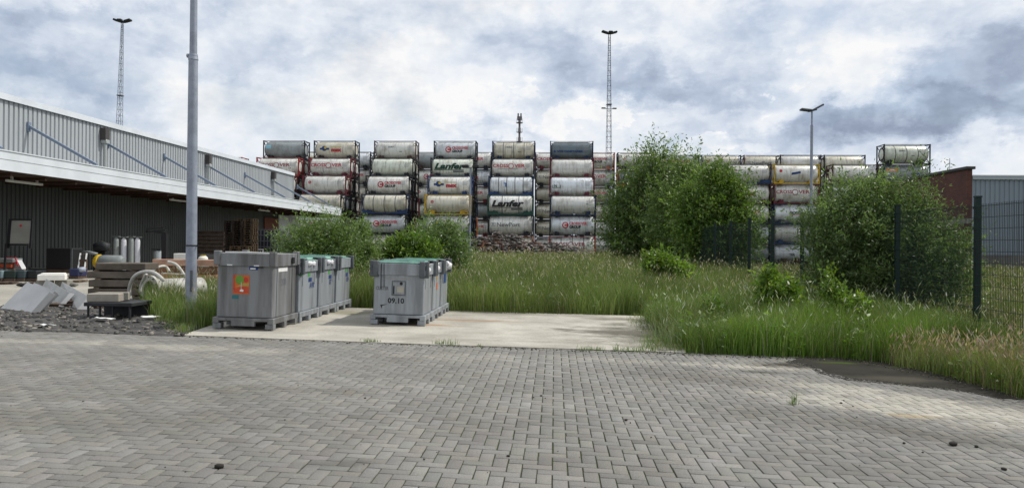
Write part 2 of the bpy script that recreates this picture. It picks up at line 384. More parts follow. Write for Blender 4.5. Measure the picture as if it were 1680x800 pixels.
# paving of herringbone concrete pavers, every one real
e_pts = [xy(300, 550), xy(700, 565), xy(1075, 577), xy(1380, 588), xy(1450, 595), xy(1500, 606), xy(1560, 620), xy(1620, 637), xy(1680, 655)]
pav = [(-22, 11.9), (-14, 11.75), xy(0, 541)]+e_pts+[(5.6, 7.6), (6.1, 5), (6.4, 0), (6.4, -6), (-22, -6)]
joint = stain_patch_mat('joint_moss', (.042, .042, .028), (.048, .068, .018), 1.1, [(-7, 6, 5, 9, (.035, .033, .028), .8, 0)], speck=60)
sheet('paving_bed', pav, -.0085, joint, 1.2)
u = .1085; sh = .05
X0, X1, Y0, Y1 = -22, 6.6, -4, 13
ix = np.arange(int(X0/u), int(X1/u)); iy = np.arange(int((Y0-1.5)/u), int((Y1+1.5)/u))
IX, IY = np.meshgrid(ix, iy); S = (IX+IY) % 4
recs = []
for sel, w, h in ((S == 0, 2, 1), (S == 2, 1, 2)):
    a = IX[sel]*u; b = IY[sel]*u
    recs.append(np.stack([a, b, np.full(a.shape, w*u), np.full(a.shape, h*u)], 1))
B = np.concatenate(recs); cx0 = B[:, 0]+B[:, 2]/2; cy0 = B[:, 1]+B[:, 3]/2
keep = in_poly(cx0, cy0-sh*cx0, [(p[0], p[1]-.03) for p in pav]); B = B[keep]; n = len(B)
g = .0034+rng.random((n, 4))*.0020; jit = rng.normal(0, .0012, (n, 2))
lo_x = B[:, 0]+g[:, 0]; hi_x = B[:, 0]+B[:, 2]-g[:, 1]; lo_y = B[:, 1]+g[:, 2]; hi_y = B[:, 1]+B[:, 3]-g[:, 3]
def quad(i0): return np.stack([np.stack([lo_x+i0, lo_y+i0], 1), np.stack([hi_x-i0, lo_y+i0], 1), np.stack([hi_x-i0, hi_y-i0], 1), np.stack([lo_x+i0, hi_y-i0], 1)], 1)
def place(q, dz, tilt):
    x = q[:, :, 0]+jit[:, None, 0]; y = q[:, :, 1]+jit[:, None, 1]-sh*x
    lx = x-x.mean(1, keepdims=True); ly = y-y.mean(1, keepdims=True)
    und = .0014*np.sin(x*1.1+np.cos(y*.7)*2)*np.cos(y*1.3+x*.35)+.0008*np.sin(x*3.1+y*2.2)
    return np.stack([x, y, zga(x, y)+und+dz+tilt[:, :1]*lx+tilt[:, 1:2]*ly+tilt[:, 2:3]], 2)
tilt = np.stack([rng.normal(0, .0022, n), rng.normal(0, .0022, n), rng.normal(0, .0007, n)], 1)
V = np.concatenate([place(quad(.0035), 0, tilt), place(quad(0), -.0025, tilt), place(quad(0), -.012, tilt)], 1).reshape(-1, 3)
o = np.arange(n)[:, None]*12
faces = [o+np.array([[0, 1, 2, 3]])]
for r0 in (0, 4):
    for k in range(4): faces.append(o+np.array([[r0+4+k, r0+4+(k+1) % 4, r0+(k+1) % 4, r0+k]]))
lum = np.clip(rng.normal(1, .075, n), .72, 1.22); tt = np.stack([lum*(1+rng.normal(0, .012, n)), lum, lum*(1+rng.normal(0, .018, n))], 1)
tt = np.repeat(tt, 12, 0)
tan = (.37, .35, .30); pp = lambda px, py, rx, ry, st, rot=0., c=tan: (*xy(px, py), rx, ry, c, st, rot)
paver_m = stain_patch_mat('pavers', (.208, .202, .185), (.155, .150, .137), .55,
    [pp(1560, 675, 2.4, .8, .9, -.25), pp(1390, 640, 1.7, .5, .85, -.55), pp(1290, 603, 1.8, .4, .8), pp(330, 572, 1.6, .45, .45), pp(60, 560, 2.2, .3, .4), pp(760, 585, 1.5, .5, .22), pp(1010, 592, 1.2, .5, .3),
     pp(1420, 690, 1.5, .45, .5, -.5, (.13, .125, .115)), pp(1150, 620, 1.8, .55, .6, -.2, (.125, .117, .102)), pp(1600, 725, 1.4, .3, .7, -.45, (.11, .104, .09)), pp(1330, 690, .9, .5, .5, -.3, (.12, .113, .098)), pp(1500, 683, .35, .14, .5, 0, (.36, .27, .13)),
     pp(250, 640, 2.2, .8, .35, 0, (.135, .13, .11)), pp(700, 700, 1.5, .6, .2, 0, (.15, .14, .12)), pp(120, 690, 2.0, .6, .5, .1, (.13, .125, .105)), pp(480, 640, 2.4, .3, .35, .05, (.14, .13, .11)), pp(900, 760, 1.2, .35, .3, 0, (.145, .135, .115)), pp(560, 760, .5, .12, .5, .3, (.10, .095, .085)), pp(1440, 608, 2.3, .42, 1., -.12, (.050, .046, .036)), pp(1590, 640, 1.3, .3, 1., -.5, (.055, .05, .04)), pp(1255, 611, .45, .12, .8, 0, (.06, .06, .04)), pp(1330, 596, .5, .12, .9, 0, (.06, .055, .04))], attr='tint', bump=.5, bscale=150, speck=130)
tag(link('paving', npmesh('paving', V, faces, paver_m, tt)), kind='structure')

# concrete slab the bins stand on
SLAB = [xy(298, 551), xy(700, 566), xy(1125, 579.5), (xy(1078, 578)[0]+.8, 14.5), (2.7, 17.9), xy(1040, 519), xy(820, 513), (-4.4, 17.3), (-6.3, 17.4), (-6.15, 14.5)]
slab_m = stain_patch_mat('slab_concrete', (.42, .40, .345), (.27, .255, .215), .8,
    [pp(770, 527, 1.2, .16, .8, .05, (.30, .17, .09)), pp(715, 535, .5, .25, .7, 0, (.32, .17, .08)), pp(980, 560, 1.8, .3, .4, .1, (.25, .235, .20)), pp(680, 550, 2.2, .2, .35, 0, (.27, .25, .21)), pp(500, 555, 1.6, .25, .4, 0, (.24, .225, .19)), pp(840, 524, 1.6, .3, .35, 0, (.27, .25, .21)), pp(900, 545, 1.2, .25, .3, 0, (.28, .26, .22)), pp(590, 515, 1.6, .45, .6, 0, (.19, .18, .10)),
     pp(400, 545, 1.4, .3, .3, 0, (.25, .24, .21)), pp(1090, 550, 1.7, 2.4, 1., 0, (.075, .07, .05)), pp(1020, 546, 1.6, .45, 1., 0, (.11, .10, .08)), pp(1040, 526, 1.3, .5, .8, 0, (.14, .13, .10)), pp(860, 517, 3, .25, .6, 0, (.20, .185, .15)), pp(1000, 566, 1.6, .2, .5, 0, (.19, .18, .14)), pp(860, 562, 3, .12, .35, 0, (.24, .22, .19))], bump=.15, bscale=40, speck=50)  # includes darker patches at the right end of the slab
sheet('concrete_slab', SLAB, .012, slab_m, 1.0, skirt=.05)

# yard under and before the canopy, and the strip of dark gravel
yard_m = stain_patch_mat('yard_concrete', (.34, .32, .27), (.24, .23, .20), .25, [(-13, 19, 5, 1.2, (.22, .21, .19), .5, 0)], bump=.15)
YARD = [(-60, 14.6), xy(0, 506), xy(150, 505), xy(236, 503), (-9.6, 17.5), (-11.6, 23), (-14.5, 34), (-17.5, 55), (-20, 76), (-60, 76)]
sheet('yard', YARD, -.02, yard_m, 1.5)
grav_m = stain_patch_mat('dark_gravel', (.085, .082, .078), (.045, .044, .042), 3, [], bump=.8, bscale=60, speck=40)
GRAV = [(-22, 12.0), (-14, 11.85), xy(0, 544), xy(130, 546), xy(298, 553), xy(330, 536), xy(250, 515), xy(230, 500), xy(120, 503), xy(0, 503), (-22, 15.5)]
def gb(x, y, edge): return 0 if edge else .035*abs(math.sin(x*3.1+y*2.3)*math.cos(y*4.7-x))+random.uniform(0, .02)
sheet('gravel', GRAV, -.005, grav_m, .22, bumpf=gb)
def stones(name, poly, cnt, m, smin, smax, dz=0., cols=None, zf=None, flatf=.6, kind='stuff'):
    P = []; xs = [p[0] for p in poly]; ys = [p[1] for p in poly]
    while len(P) < cnt:
        x = rng.uniform(min(xs), max(xs), cnt*2); y = rng.uniform(min(ys), max(ys), cnt*2); k = in_poly(x, y, poly); P += list(zip(x[k], y[k]))
    P = np.array(P[:cnt]); s_ = smin+(smax-smin)*rng.random(cnt)**2.2
    base = np.array([(1, 0, 0), (-1, 0, 0), (0, 1, 0), (0, -1, 0), (0, 0, 1), (0, 0, -1), (.6, .6, .55), (-.6, .55, .5)], float)
    base = np.array([(-1, -1, -1), (1, -1, -1), (1, 1, -1), (-1, 1, -1), (-.7, -.7, 1), (.7, -.7, 1), (.7, .7, 1), (-.7, .7, 1)], float)*.6
    fq = np.array([(0, 3, 2, 1), (4, 5, 6, 7), (0, 1, 5, 4), (1, 2, 6, 5), (2, 3, 7, 6), (3, 0, 4, 7)])
    V = base[None]*(1+rng.normal(0, .28, (cnt, 8, 3))); V[:, :, 2] *= flatf; V[:, :, 0] *= rng.uniform(.7, 1.5, cnt)[:, None]
    V *= s_[:, None, None]
    A = rng.uniform(0, 6.28, cnt); T = rng.normal(0, .45, cnt)
    y2 = V[:, :, 1]*np.cos(T)[:, None]-V[:, :, 2]*np.sin(T)[:, None]; z2 = V[:, :, 1]*np.sin(T)[:, None]+V[:, :, 2]*np.cos(T)[:, None]
    x3 = V[:, :, 0]*np.cos(A)[:, None]-y2*np.sin(A)[:, None]; y3 = V[:, :, 0]*np.sin(A)[:, None]+y2*np.cos(A)[:, None]
    zz = (zf(P[:, 0], P[:, 1]) if zf else zga(P[:, 0], P[:, 1]))+dz
    W_ = np.stack([x3+P[:, :1], y3+P[:, 1:2], z2+zz[:, None]+s_[:, None]*.25], 2).reshape(-1, 3)
    Fc = (np.arange(cnt)[:, None, None]*8+fq[None]).reshape(-1, 4)
    c = np.array(cols)[rng.integers(0, len(cols), cnt)]*rng.uniform(.7, 1.25, cnt)[:, None]
    return tag(link(name, npmesh(name, W_, [Fc], m, np.repeat(c, 8, 0))), kind=kind)
stone_m = mat('stone', (1, 1, 1), .85, attr='tint')
st1 = stones('gravel_stones', GRAV, 5200, stone_m, .012, .06, .01, [(.06, .058, .055), (.10, .095, .085), (.16, .15, .13), (.035, .035, .035), (.22, .20, .17)])
stones('paving_grit', [(p[0], p[1]-.05) for p in pav], 1500, stone_m, .003, .011, .002, [(.04, .038, .034), (.07, .06, .045), (.03, .028, .025), (.13, .12, .10)])
EDG = [xy(298, 551), xy(700, 566.5), xy(1075, 578), xy(1380, 589), xy(1450, 596), xy(1560, 621), xy(1680, 656), (5.25, 8.9), xy(1560, 627), xy(1450, 603), xy(1380, 594), xy(1075, 582), xy(700, 569), xy(298, 553.5)]
stones('edge_debris', EDG, 1100, stone_m, .004, .018, .004, [(.05, .045, .035), (.09, .075, .05), (.04, .05, .02), (.16, .14, .11), (.03, .028, .025)])
# wet silt lying on the pavers
silt_m = stain_patch_mat('silt', (.046, .044, .037), (.034, .032, .028), 1.4, [pp(1380, 596, .5, .12, .6, 0, (.07, .11, .02)), pp(1490, 603, .35, .09, .6, 0, (.06, .10, .02)), pp(1450, 622, 1.4, .3, .35, 0, (.12, .11, .09))], rough=1., spec=.0, bump=.2)
def wobbly(pts, amp=.06, per=6):
    out = []
    for i, p in enumerate(pts):
        q = pts[(i+1) % len(pts)]
        for k in range(per):
            t = k/per; j = amp if k else 0
            out.append((p[0]+(q[0]-p[0])*t+random.uniform(-j, j), p[1]+(q[1]-p[1])*t+random.uniform(-j, j)*.8))
    return out
SILT = [xy(1298, 593), xy(1335, 600), xy(1352, 611), xy(1400, 622), xy(1480, 630), xy(1575, 640), xy(1640, 654), xy(1675, 656), xy(1640, 640), xy(1560, 617), xy(1500, 603), xy(1450, 592), xy(1380, 586), xy(1310, 586)]
sheet('silt_patch', wobbly(SILT, .045, 9), .0035, silt_m, 5)
stones('silt_crumbs', [(p[0]+(-.12 if p[0] < 4 else 0), p[1]-.14) for p in SILT[:7]]+[(p[0], p[1]+.10) for p in SILT[6::-1]], 2600, stone_m, .003, .013, .001, [(.05, .047, .04), (.035, .033, .028), (.075, .07, .055)], flatf=.35)

# ------------------------------------------------------------------ warehouse with the long canopy
clad = mat('corrugated_cladding', (.42, .445, .46), .45, .25, .10, .6, streak=True, rnd=0)
fascia_m = mat('fascia_white', (.62, .66, .70), .45, .0, .10, .7)
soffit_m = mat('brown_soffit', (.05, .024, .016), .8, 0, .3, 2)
strut_m = mat('strut_blue_grey', (.20, .25, .33), .5, .2)
pipe_m = mat('downpipe_grey', (.36, .38, .38), .5, .2)
WX, WE = -25., 71.5; FX, FE = -21.5, 75.6
HT, FB, FT, SO = 8.0, 4.28, 5.08, 4.22
wh = thing('warehouse', (WX, 24, 0), 'long grey corrugated warehouse with a deep canopy over its cluttered storage yard', 'warehouse')
def trap(mb, x, y0, y1, z0, z1, pitch=.32, d=.075):     # trapezoid ribs running up a wall that faces +X
    y = y0; vs = []; prof = []
    while y < y1-.01:
        prof += [(y, 0), (y+pitch*.62, 0), (y+pitch*.72, -d), (y+pitch*.9, -d)]; y += pitch
    prof.append((min(y, y1+.3), 0))
    for (yy, dd) in prof: vs += [(x+dd, yy, z0), (x+dd, yy, z1)]
    mb.add(vs, [(2*i, 2*i+2, 2*i+3, 2*i+1) for i in range(len(prof)-1)])
w0 = MB(); trap(w0, 0, 0, WE-24, SO+.05, HT); w0.build('upper_cladding', clad, wh)
clad_shaded = mat('lower_cladding', (.075, .082, .082), .6, .1, .2, .5, streak=True)  # shade under the canopy is put into this darker wall colour
w1 = MB(); trap(w1, 0, 0, WE-24, .0, SO+.05, .28); w1.build('lower_cladding', clad_shaded, wh)
b = MB(); b.box(-18, -.12, 0, WE-24-.05, 0, HT-.1); b.build('hall', mat('hall_body', (.3, .3, .3), .8), wh)
b = MB(); b.box(-18.2, .10, -.2, WE-24+.12, HT, HT+.16); b.box(.101, .13, -.2, WE-24+.12, HT-.1, HT+.18); b.build('roof_edge', fascia_m, wh)
b = MB(); b.box(-18, .06, WE-24+.0, WE-24+.1, 0, HT-.01); b.build('end_wall', clad, wh)
cw = FX-WX
b = MB()
b.add([(0.02, 0, SO+.62), (cw-.05, 0, SO+.72), (cw-.05, FE-24, SO+.72), (.02, FE-24, SO+.62)], [(0, 1, 2, 3)])
b.box(0.3, cw-.06, .2, FE-24-.1, SO+.1, SO+.6)
cr_ = b.build('canopy_roof', mat('canopy_roof_grey', (.3, .31, .32), .7), wh)
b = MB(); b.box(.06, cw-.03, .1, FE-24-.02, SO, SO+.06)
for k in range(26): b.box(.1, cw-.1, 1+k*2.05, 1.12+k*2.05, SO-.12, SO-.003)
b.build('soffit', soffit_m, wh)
b = MB(); b.box(cw-.02, cw+.02, 0, FE-24, FB, FB+.42); b.box(cw-.02, cw+.035, 0, FE-24.0, FB+.435, FT-.05); b.box(cw-.10, cw+.07, 0, FE-24+.03, FT-.045, FT)
b.box(.1, cw-.021, FE-24-.03, FE-24, FB, FT-.047); b.box(.1, cw+.018, .0, .05, FB+.001, FT-.05)
b.build('fascia', fascia_m, wh)
for i, yy in enumerate((28.6, 34.8, 41.2, 47.4, 53.8, 60.1, 66.4, 72.6)):
    b = MB(); b.bar((.05, yy-24, 6.95), (cw-.1, yy-24, FT+.05), .12); b.box(0, .1, yy-24-.09, yy-24+.09, 6.7, 7.15)
    b.build('tie_rod', strut_m, wh)
for yy in (40.7, 53.3, 66.0):
    b = MB(); b.box(.02, .34, yy-24-.2, yy-24+.2, 7.1, 7.75); b.build('hopper', mat('hopper_dark', (.06, .055, .055), .6), wh)
    b = MB(); b.tube([(.2, yy-24, 7.2), (.2, yy-24, SO+.7)], .1, 10); b.bbox(.04, .36, yy-24-.16, yy-24+.16, 6.9, 7.12, .02); b.build('downpipe', pipe_m, wh, smooth=40)
for yy in (31.5, 45, 58.5):
    b = MB(); b.bbox(2.2, 2.32, yy-24-1.1, yy-24+1.1, SO-.24, SO-.14, .01); b.box(2.2, 2.3, yy-24-.8, yy-24-.75, SO-.14, SO-.0); b.box(2.2, 2.3, yy-24+.75, yy-24+.8, SO-.14, SO-.0)
    b.build('strip_light', white, wh)
# doors and the return panel at the far end under the canopy
b = MB(); b.box(.03, .12, 40.2, 43.4, 0, 3.7); b.build('roller_door', mat('brown_door', (.13, .04, .03), .6), wh)
b = MB(); b.box(.03, 1.0, 46.3, 46.5, 0, SO-.13); b.box(.03, .13, 43.6, 46.2, 2.0, SO-.2); b.build('end_panel', fascia_m, wh)

# ------------------------------------------------------------------ brick and steel hall on the right
BX, BY = AT(1587, 274, 55.8)[0], 55.8
BXr = ATX(1587, 274, BX); BT = 7.35
brick_m = bpy.data.materials.new('red_brick'); brick_m.use_nodes = True
t = brick_m.node_tree; b_ = t.nodes['Principled BSDF']; b_.inputs['Roughness'].default_value = .9
tcn = t.nodes.new('ShaderNodeTexCoord'); sp = t.nodes.new('ShaderNodeSeparateXYZ'); cb = t.nodes.new('ShaderNodeCombineXYZ'); t.links.new(tcn.outputs['Object'], sp.inputs[0])
ad = t.nodes.new('ShaderNodeMath'); t.links.new(sp.outputs[0], ad.inputs[0]); t.links.new(sp.outputs[1], ad.inputs[1]); t.links.new(ad.outputs[0], cb.inputs[0]); t.links.new(sp.outputs[2], cb.inputs[1])
bk = t.nodes.new('ShaderNodeTexBrick'); t.links.new(cb.outputs[0], bk.inputs[0]); bk.inputs['Scale'].default_value = 1.; bk.inputs['Brick Width'].default_value = .22; bk.inputs['Row Height'].default_value = .075; bk.inputs['Mortar Size'].default_value = .008
bk.inputs['Color1'].default_value = (.13, .045, .032, 1); bk.inputs['Color2'].default_value = (.08, .03, .024, 1); bk.inputs['Mortar'].default_value = (.07, .05, .042, 1)
nz = t.nodes.new('ShaderNodeTexNoise'); nz.inputs['Scale'].default_value = .7; nz.inputs['Detail'].default_value = 6; t.links.new(tcn.outputs['Object'], nz.inputs[0])
mrn = t.nodes.new('ShaderNodeMapRange'); t.links.new(nz.outputs[0], mrn.inputs[0]); mrn.inputs[3].default_value = .6; mrn.inputs[4].default_value = 1.3
vs_ = t.nodes.new('ShaderNodeVectorMath'); vs_.operation = 'SCALE'; t.links.new(bk.outputs[0], vs_.inputs[0]); t.links.new(mrn.outputs[0], vs_.inputs['Scale']); t.links.new(vs_.outputs[0], b_.inputs['Base Color'])
hall = thing('industrial_hall', (BX, BY, -.7), 'grey clad industrial hall with a brick side wall, behind the green wire fence', 'building')
zb = .7
b = MB(); b.box(0, .35, 0, 16, 0, BT+zb-.15); b.build('brick_wall', brick_m, hall)
b = MB(); b.box(-.02, .37, -.03, 16.05, 3.35+zb, 3.75+zb); b.build('concrete_band', concrete_m, hall)
b = MB(); b.bbox(-.12, .5, -.16, 16.1, BT+zb-.15, BT+zb+.06, .02); b.build('wall_coping', mat('dark_coping', (.035, .04, .04), .5), hall)
hclad = mat('hall_cladding', (.22, .26, .30), .5, .2, .08, .5, streak=True)
b = MB(); x = .36; prof = []
while x < 40: prof += [(x, 0), (x+.17, 0), (x+.2, .05), (x+.3, .05)]; x += .33
vs = [];
for (xx, dd) in prof: vs += [(xx, .1+dd, 1.15+zb), (xx, .1+dd, 6.5+zb)]
b.add(vs, [(2*i, 2*i+2, 2*i+3, 2*i+1) for i in range(len(prof)-1)]); b.build('wall_cladding', hclad, hall)
b = MB(); b.box(.36, 40, .05, .3, 0, 1.15+zb); b.build('plinth', mat('hall_plinth', (.17, .165, .155), .9, 0, .3, 1), hall)
b = MB(); b.box(.4, 40, .25, 15.9, .1, 6.4+zb); b.build('hall_body', mat('hall_body', (.3, .3, .3), .8), hall)
b = MB(); b.box(.36, 40.2, -.06, .09, 6.5+zb, 6.72+zb); b.build('gutter_band', mat('gutter_grey', (.36, .40, .44), .5, .1), hall)
b = MB(); b.add([(.36, 0, 6.78+zb), (40.2, 0, 6.78+zb), (40.2, 9, 7.6+zb), (.36, 9, 7.6+zb)], [(0, 1, 2, 3)]); b.box(.36, 40.2, -.1, 0, 6.72+zb, 6.8+zb); b.build('roof', mat('roof_pale', (.6, .63, .65), .5), hall)
for xx in (7.1, 14, 21): b = MB(); b.box(xx, xx+.3, -.03, .09, 0, 6.49+zb); b.build('wall_post', mat('dark_post', (.07, .08, .1), .6), hall)
b = MB(); b.tube([(3.3, 9, 7.5+zb), (3.3, 9, 9.0+zb)], .03, 6); b.build('vent_pipe', steel, hall)

# ------------------------------------------------------------------ green wire fence
FEX = 7.7
fence = thing('wire_fence', (FEX, 0, 0), 'dark green welded wire mesh fence running from the right foreground back past the trees', 'fence')
fy = [4.4, 7.7, 11.05, 14.35, 17.6, 20.9, 24.2, 27.45, 30.65, 33.9, 37.2, 40.6, 44, 47.3, 50.6, 54]
for i, y in enumerate(fy):
    z0 = zg(FEX, y); b = MB(); b.bbox(-.055, .055, y-.035, y+.035, z0-.3, z0+2.68, .006); b.box(-.06, .06, y-.04, y+.04, z0+2.68, z0+2.71)
    for k in range(7): b.box(-.075, -.055, y-.03, y+.03, z0+.25+k*.37, z0+.29+k*.37)
    b.build('fence_post', fence_green, fence)
    if i+1 < len(fy):
        y1 = fy[i+1]; b = MB(); z1 = zg(FEX, y1); nw = 66 if y < 24 else 33; t_ = .003 if y < 24 else .004
        for k in range(nw+1):
            yy = y+.06+(y1-y-.12)*k/nw; zz = z0+(z1-z0)*k/nw
            b.box(-.085-t_, -.085+t_, yy-t_, yy+t_, zz+.05, zz+2.55)
        for k in range(13):
            zk = .08+k*.2025
            for dx in (-.0925, -.0775): b.bar((dx, y, z0+zk), (dx, y1, z1+zk), .007)
        b.build('mesh_panel', fence_green, fence)

# ================================================================== TANK CONTAINERS
CH, CL, CW_, TR, TZ = 2.68, 6.06, 2.44, 1.17, 1.42
def tank_shell(name, col, rough=.38):
    m = mat(name, col, rough, .15, 0, .9, (col[0]*.62, col[1]*.58, col[2]*.50), bump=.05, bscale=3, rnd=.16, vlo=.48, vhi=.74)
    t = m.node_tree; nd = t.nodes; b = nd['Principled BSDF']     # dirt streaks that run down from the top
    src = b.inputs['Base Color'].links[0].from_socket
    tcn = nd.new('ShaderNodeTexCoord'); mp = nd.new('ShaderNodeMapping'); mp.inputs['Scale'].default_value = (3.2, 1, .35); t.links.new(tcn.outputs['Object'], mp.inputs[0])
    oi = nd.new('ShaderNodeObjectInfo'); sc = nd.new('ShaderNodeMath'); sc.operation = 'MULTIPLY'; sc.inputs[1].default_value = 91; t.links.new(oi.outputs['Random'], sc.inputs[0])
    ad = nd.new('ShaderNodeVectorMath'); t.links.new(mp.outputs[0], ad.inputs[0]); t.links.new(sc.outputs[0], ad.inputs[1])
    n = nd.new('ShaderNodeTexNoise'); n.inputs['Scale'].default_value = 1.3; n.inputs['Detail'].default_value = 6; n.inputs['Roughness'].default_value = .7; t.links.new(ad.outputs[0], n.inputs[0])
    mr = nd.new('ShaderNodeMapRange'); t.links.new(n.outputs[0], mr.inputs[0]); mr.inputs[1].default_value = .50; mr.inputs[2].default_value = .76; mr.inputs[4].default_value = .85
    mx = nd.new('ShaderNodeMix'); mx.data_type = 'RGBA'; t.links.new(mr.outputs[0], mx.inputs[0]); t.links.new(src, mx.inputs[6]); mx.inputs[7].default_value = (.12, .10, .08, 1)
    t.links.new(mx.outputs[2], b.inputs['Base Color']); return m
SH = dict(white=tank_shell('shell_white', (.72, .72, .68)), cream=tank_shell('shell_cream', (.70, .67, .56)), grey=tank_shell('shell_grey', (.28, .31, .32)), dgrey=tank_shell('shell_slate', (.13, .165, .19)),
          green=tank_shell('shell_pale_green', (.70, .74, .64)), cool=tank_shell('shell_cool_white', (.70, .74, .77)), dirty=tank_shell('shell_dirty', (.60, .57, .49)))
FRC = dict(black=(.018, .02, .025), red=(.30, .03, .03), dred=(.12, .02, .03), blue=(.02, .05, .14), yellow=(.55, .36, .03), orange=(.42, .12, .03), brown=(.07, .035, .03), green=(.02, .07, .05), grey=(.13, .14, .15), dblue=(.015, .03, .07))
FR = {k: mat('frame_'+k, v, .6, .1, .35, 2.5) for k, v in FRC.items()}
PN = dict(red=paint('paint_red', (.45, .03, .04)), dred=paint('paint_dark_red', (.25, .03, .04)), black=paint('paint_black', (.02, .02, .022)), dgreen=paint('paint_dark_green', (.01, .05, .03)), navy=paint('paint_navy', (.02, .05, .16)),
          blue=paint('paint_blue', (.03, .13, .38)), grey=paint('paint_grey', (.16, .17, .18)), pale=paint('paint_faint', (.30, .30, .29)), yellow=paint('paint_yellow', (.6, .42, .04)), orange=paint('paint_orange', (.6, .2, .03)), lblue=paint('paint_light_blue', (.25, .5, .6)), white=paint('paint_white', (.7, .7, .68)))
MC = {}
def cached(key, fn):
    if key not in MC: MC[key] = fn()
    return MC[key]
def m_tank(shell):
    def f():
        b = MB(); pr = [(.02, -2.90), (.55, -2.88), (.88, -2.83), (1.05, -2.76), (1.13, -2.67), (TR, -2.55)]
        pr = pr+[(r, -z) for r, z in pr[::-1]]
        b.lathe([(r, z) for r, z in pr], 28, Matrix.Translation((0, 0, TZ)), 'X'); return b.mesh('tank', SH[shell], 35)
    return cached(('tank', shell), f)
def m_frame(fr, simple=False):
    def f():
        b = MB(); hx, hy, h = CL/2, CW_/2, CH
        for x in (-1, 1):
            for y in (-1, 1):
                x0 = x*(hx-.07); y0 = y*(hy-.07); b.box(x0-.07, x0+.07, y0-.07, y0+.07, .12, h-.13)
                b.box(x0-.085 if x > 0 else x0-.075, x0+.075 if x > 0 else x0+.085, y0-.078, y0+.078, 0, .118); b.box(x0-.078, x0+.078, y0-.078, y0+.078, h-.128, h-.002)
            xe = x*(hx-.06)
            b.box(xe-.05, xe+.05, -hy+.15, hy-.15, .02, .15); b.box(xe-.05, xe+.05, -hy+.15, hy-.15, h-.13, h-.02)
            for (a, c) in (((-1, .12), (-.25, .75)), ((1, .12), (.25, .75)), ((-1, h-.13), (-.45, 2.1)), ((1, h-.13), (.45, 2.1))):
                b.bar((xe, a[0]*(hy-.12), a[1]), (xe, c[0]*hy, c[1]), .09)
            b.tube([(xe-x*.1, math.cos(q/16*6.283)*.82, TZ+math.sin(q/16*6.283)*.82) for q in range(17)], .07, 5, cap=False)
        for y in (-1, 1):
            ye = y*(hy-.06); b.box(-hx+.15, hx-.15, ye-.045, ye+.045, .02, .16); b.box(-hx+.15, hx-.15, ye-.03, ye+.03, h-.10, h-.03)
            b.bar((-hx+.1, ye, .15), (-hx+.95, ye*.9, .62), .07); b.bar((hx-.1, ye, .15), (hx-.95, ye*.9, .62), .07)
        b.box(-2.3, -1.7, -1.0, 1.0, .05, .55); b.box(1.7, 2.3, -1.0, 1.0, .05, .55)
        return b.mesh('frame', FR[fr])
    return cached(('frame', fr), f)
def m_walk():
    def f():
        b = MB(); b.box(-2.5, 2.4, -.35, .28, 2.60, 2.63); b.box(-.4, .4, -.25, .25, 2.54, 2.66); b.bar((2.5, -1.0, 2.6), (2.5, .9, 2.6), .04); return b.mesh('walkway', mat('walkway_alu', (.45, .46, .46), .5, .4))
    return cached('walk', f)
def cyl(x, z): return (x, 0, z)       # drawn flat first, then bent round the shell
def bend(b):                          # cut the marks into strips and lay them on the side of the shell that faces the yard
    bm = bmesh.new()
    vv = [bm.verts.new(v) for v in b.v]
    for f in b.f:
        try: bm.faces.new([vv[i] for i in f])
        except ValueError: pass
    z = .3
    while z < 2.6:
        bmesh.ops.bisect_plane(bm, geom=bm.verts[:]+bm.edges[:]+bm.faces[:], plane_co=(0, 0, z), plane_no=(0, 0, 1)); z += .11
    for v in bm.verts:
        dz = max(-TR+.01, min(TR-.01, v.co.z-TZ)); v.co.y += -math.sqrt(TR*TR-dz*dz)-.018
    bm.verts.index_update(); b.v = [tuple(v.co) for v in bm.verts]; b.f = [tuple(v.index for v in f.verts) for f in bm.faces]; b.m = [0]*len(b.f); bm.free()
def m_bands(n, w=.05):
    def f():
        b = MB()
        for i in range(n):
            x = -2.2+4.4*(i+.5)/n if n > 1 else 0
            b.lathe([(TR-.02, -w), (TR+.012, -w), (TR+.012, w), (TR-.02, w)], 28, Matrix.Translation((x, 0, TZ)), 'X')
        return b.mesh('band', mat('band_grey', (.11, .11, .11), .5, .3), 40)
    return cached(('bands', n), f)
def m_cradle(c):
    def f():
        b = MB(); k = 14; vs = []; hw = 2.9
        for i in range(k+1):
            x = -hw+2*hw*i/k; top = .20+.42*abs(x/hw)**2.2
            vs += [(x, -1.19, .1), (x, -1.19, top+.0)]
        b.add(vs, [(2*i, 2*i+2, 2*i+3, 2*i+1) for i in range(k)]); b.add([(v[0], v[1]+.06, v[2]) for v in vs], [(2*i+1, 2*i+3, 2*i+2, 2*i) for i in range(k)])
        for s_ in range(0, 1): pass
        return b.mesh('side_skirt', FR[c])
    return cached(('cradle', c), f)
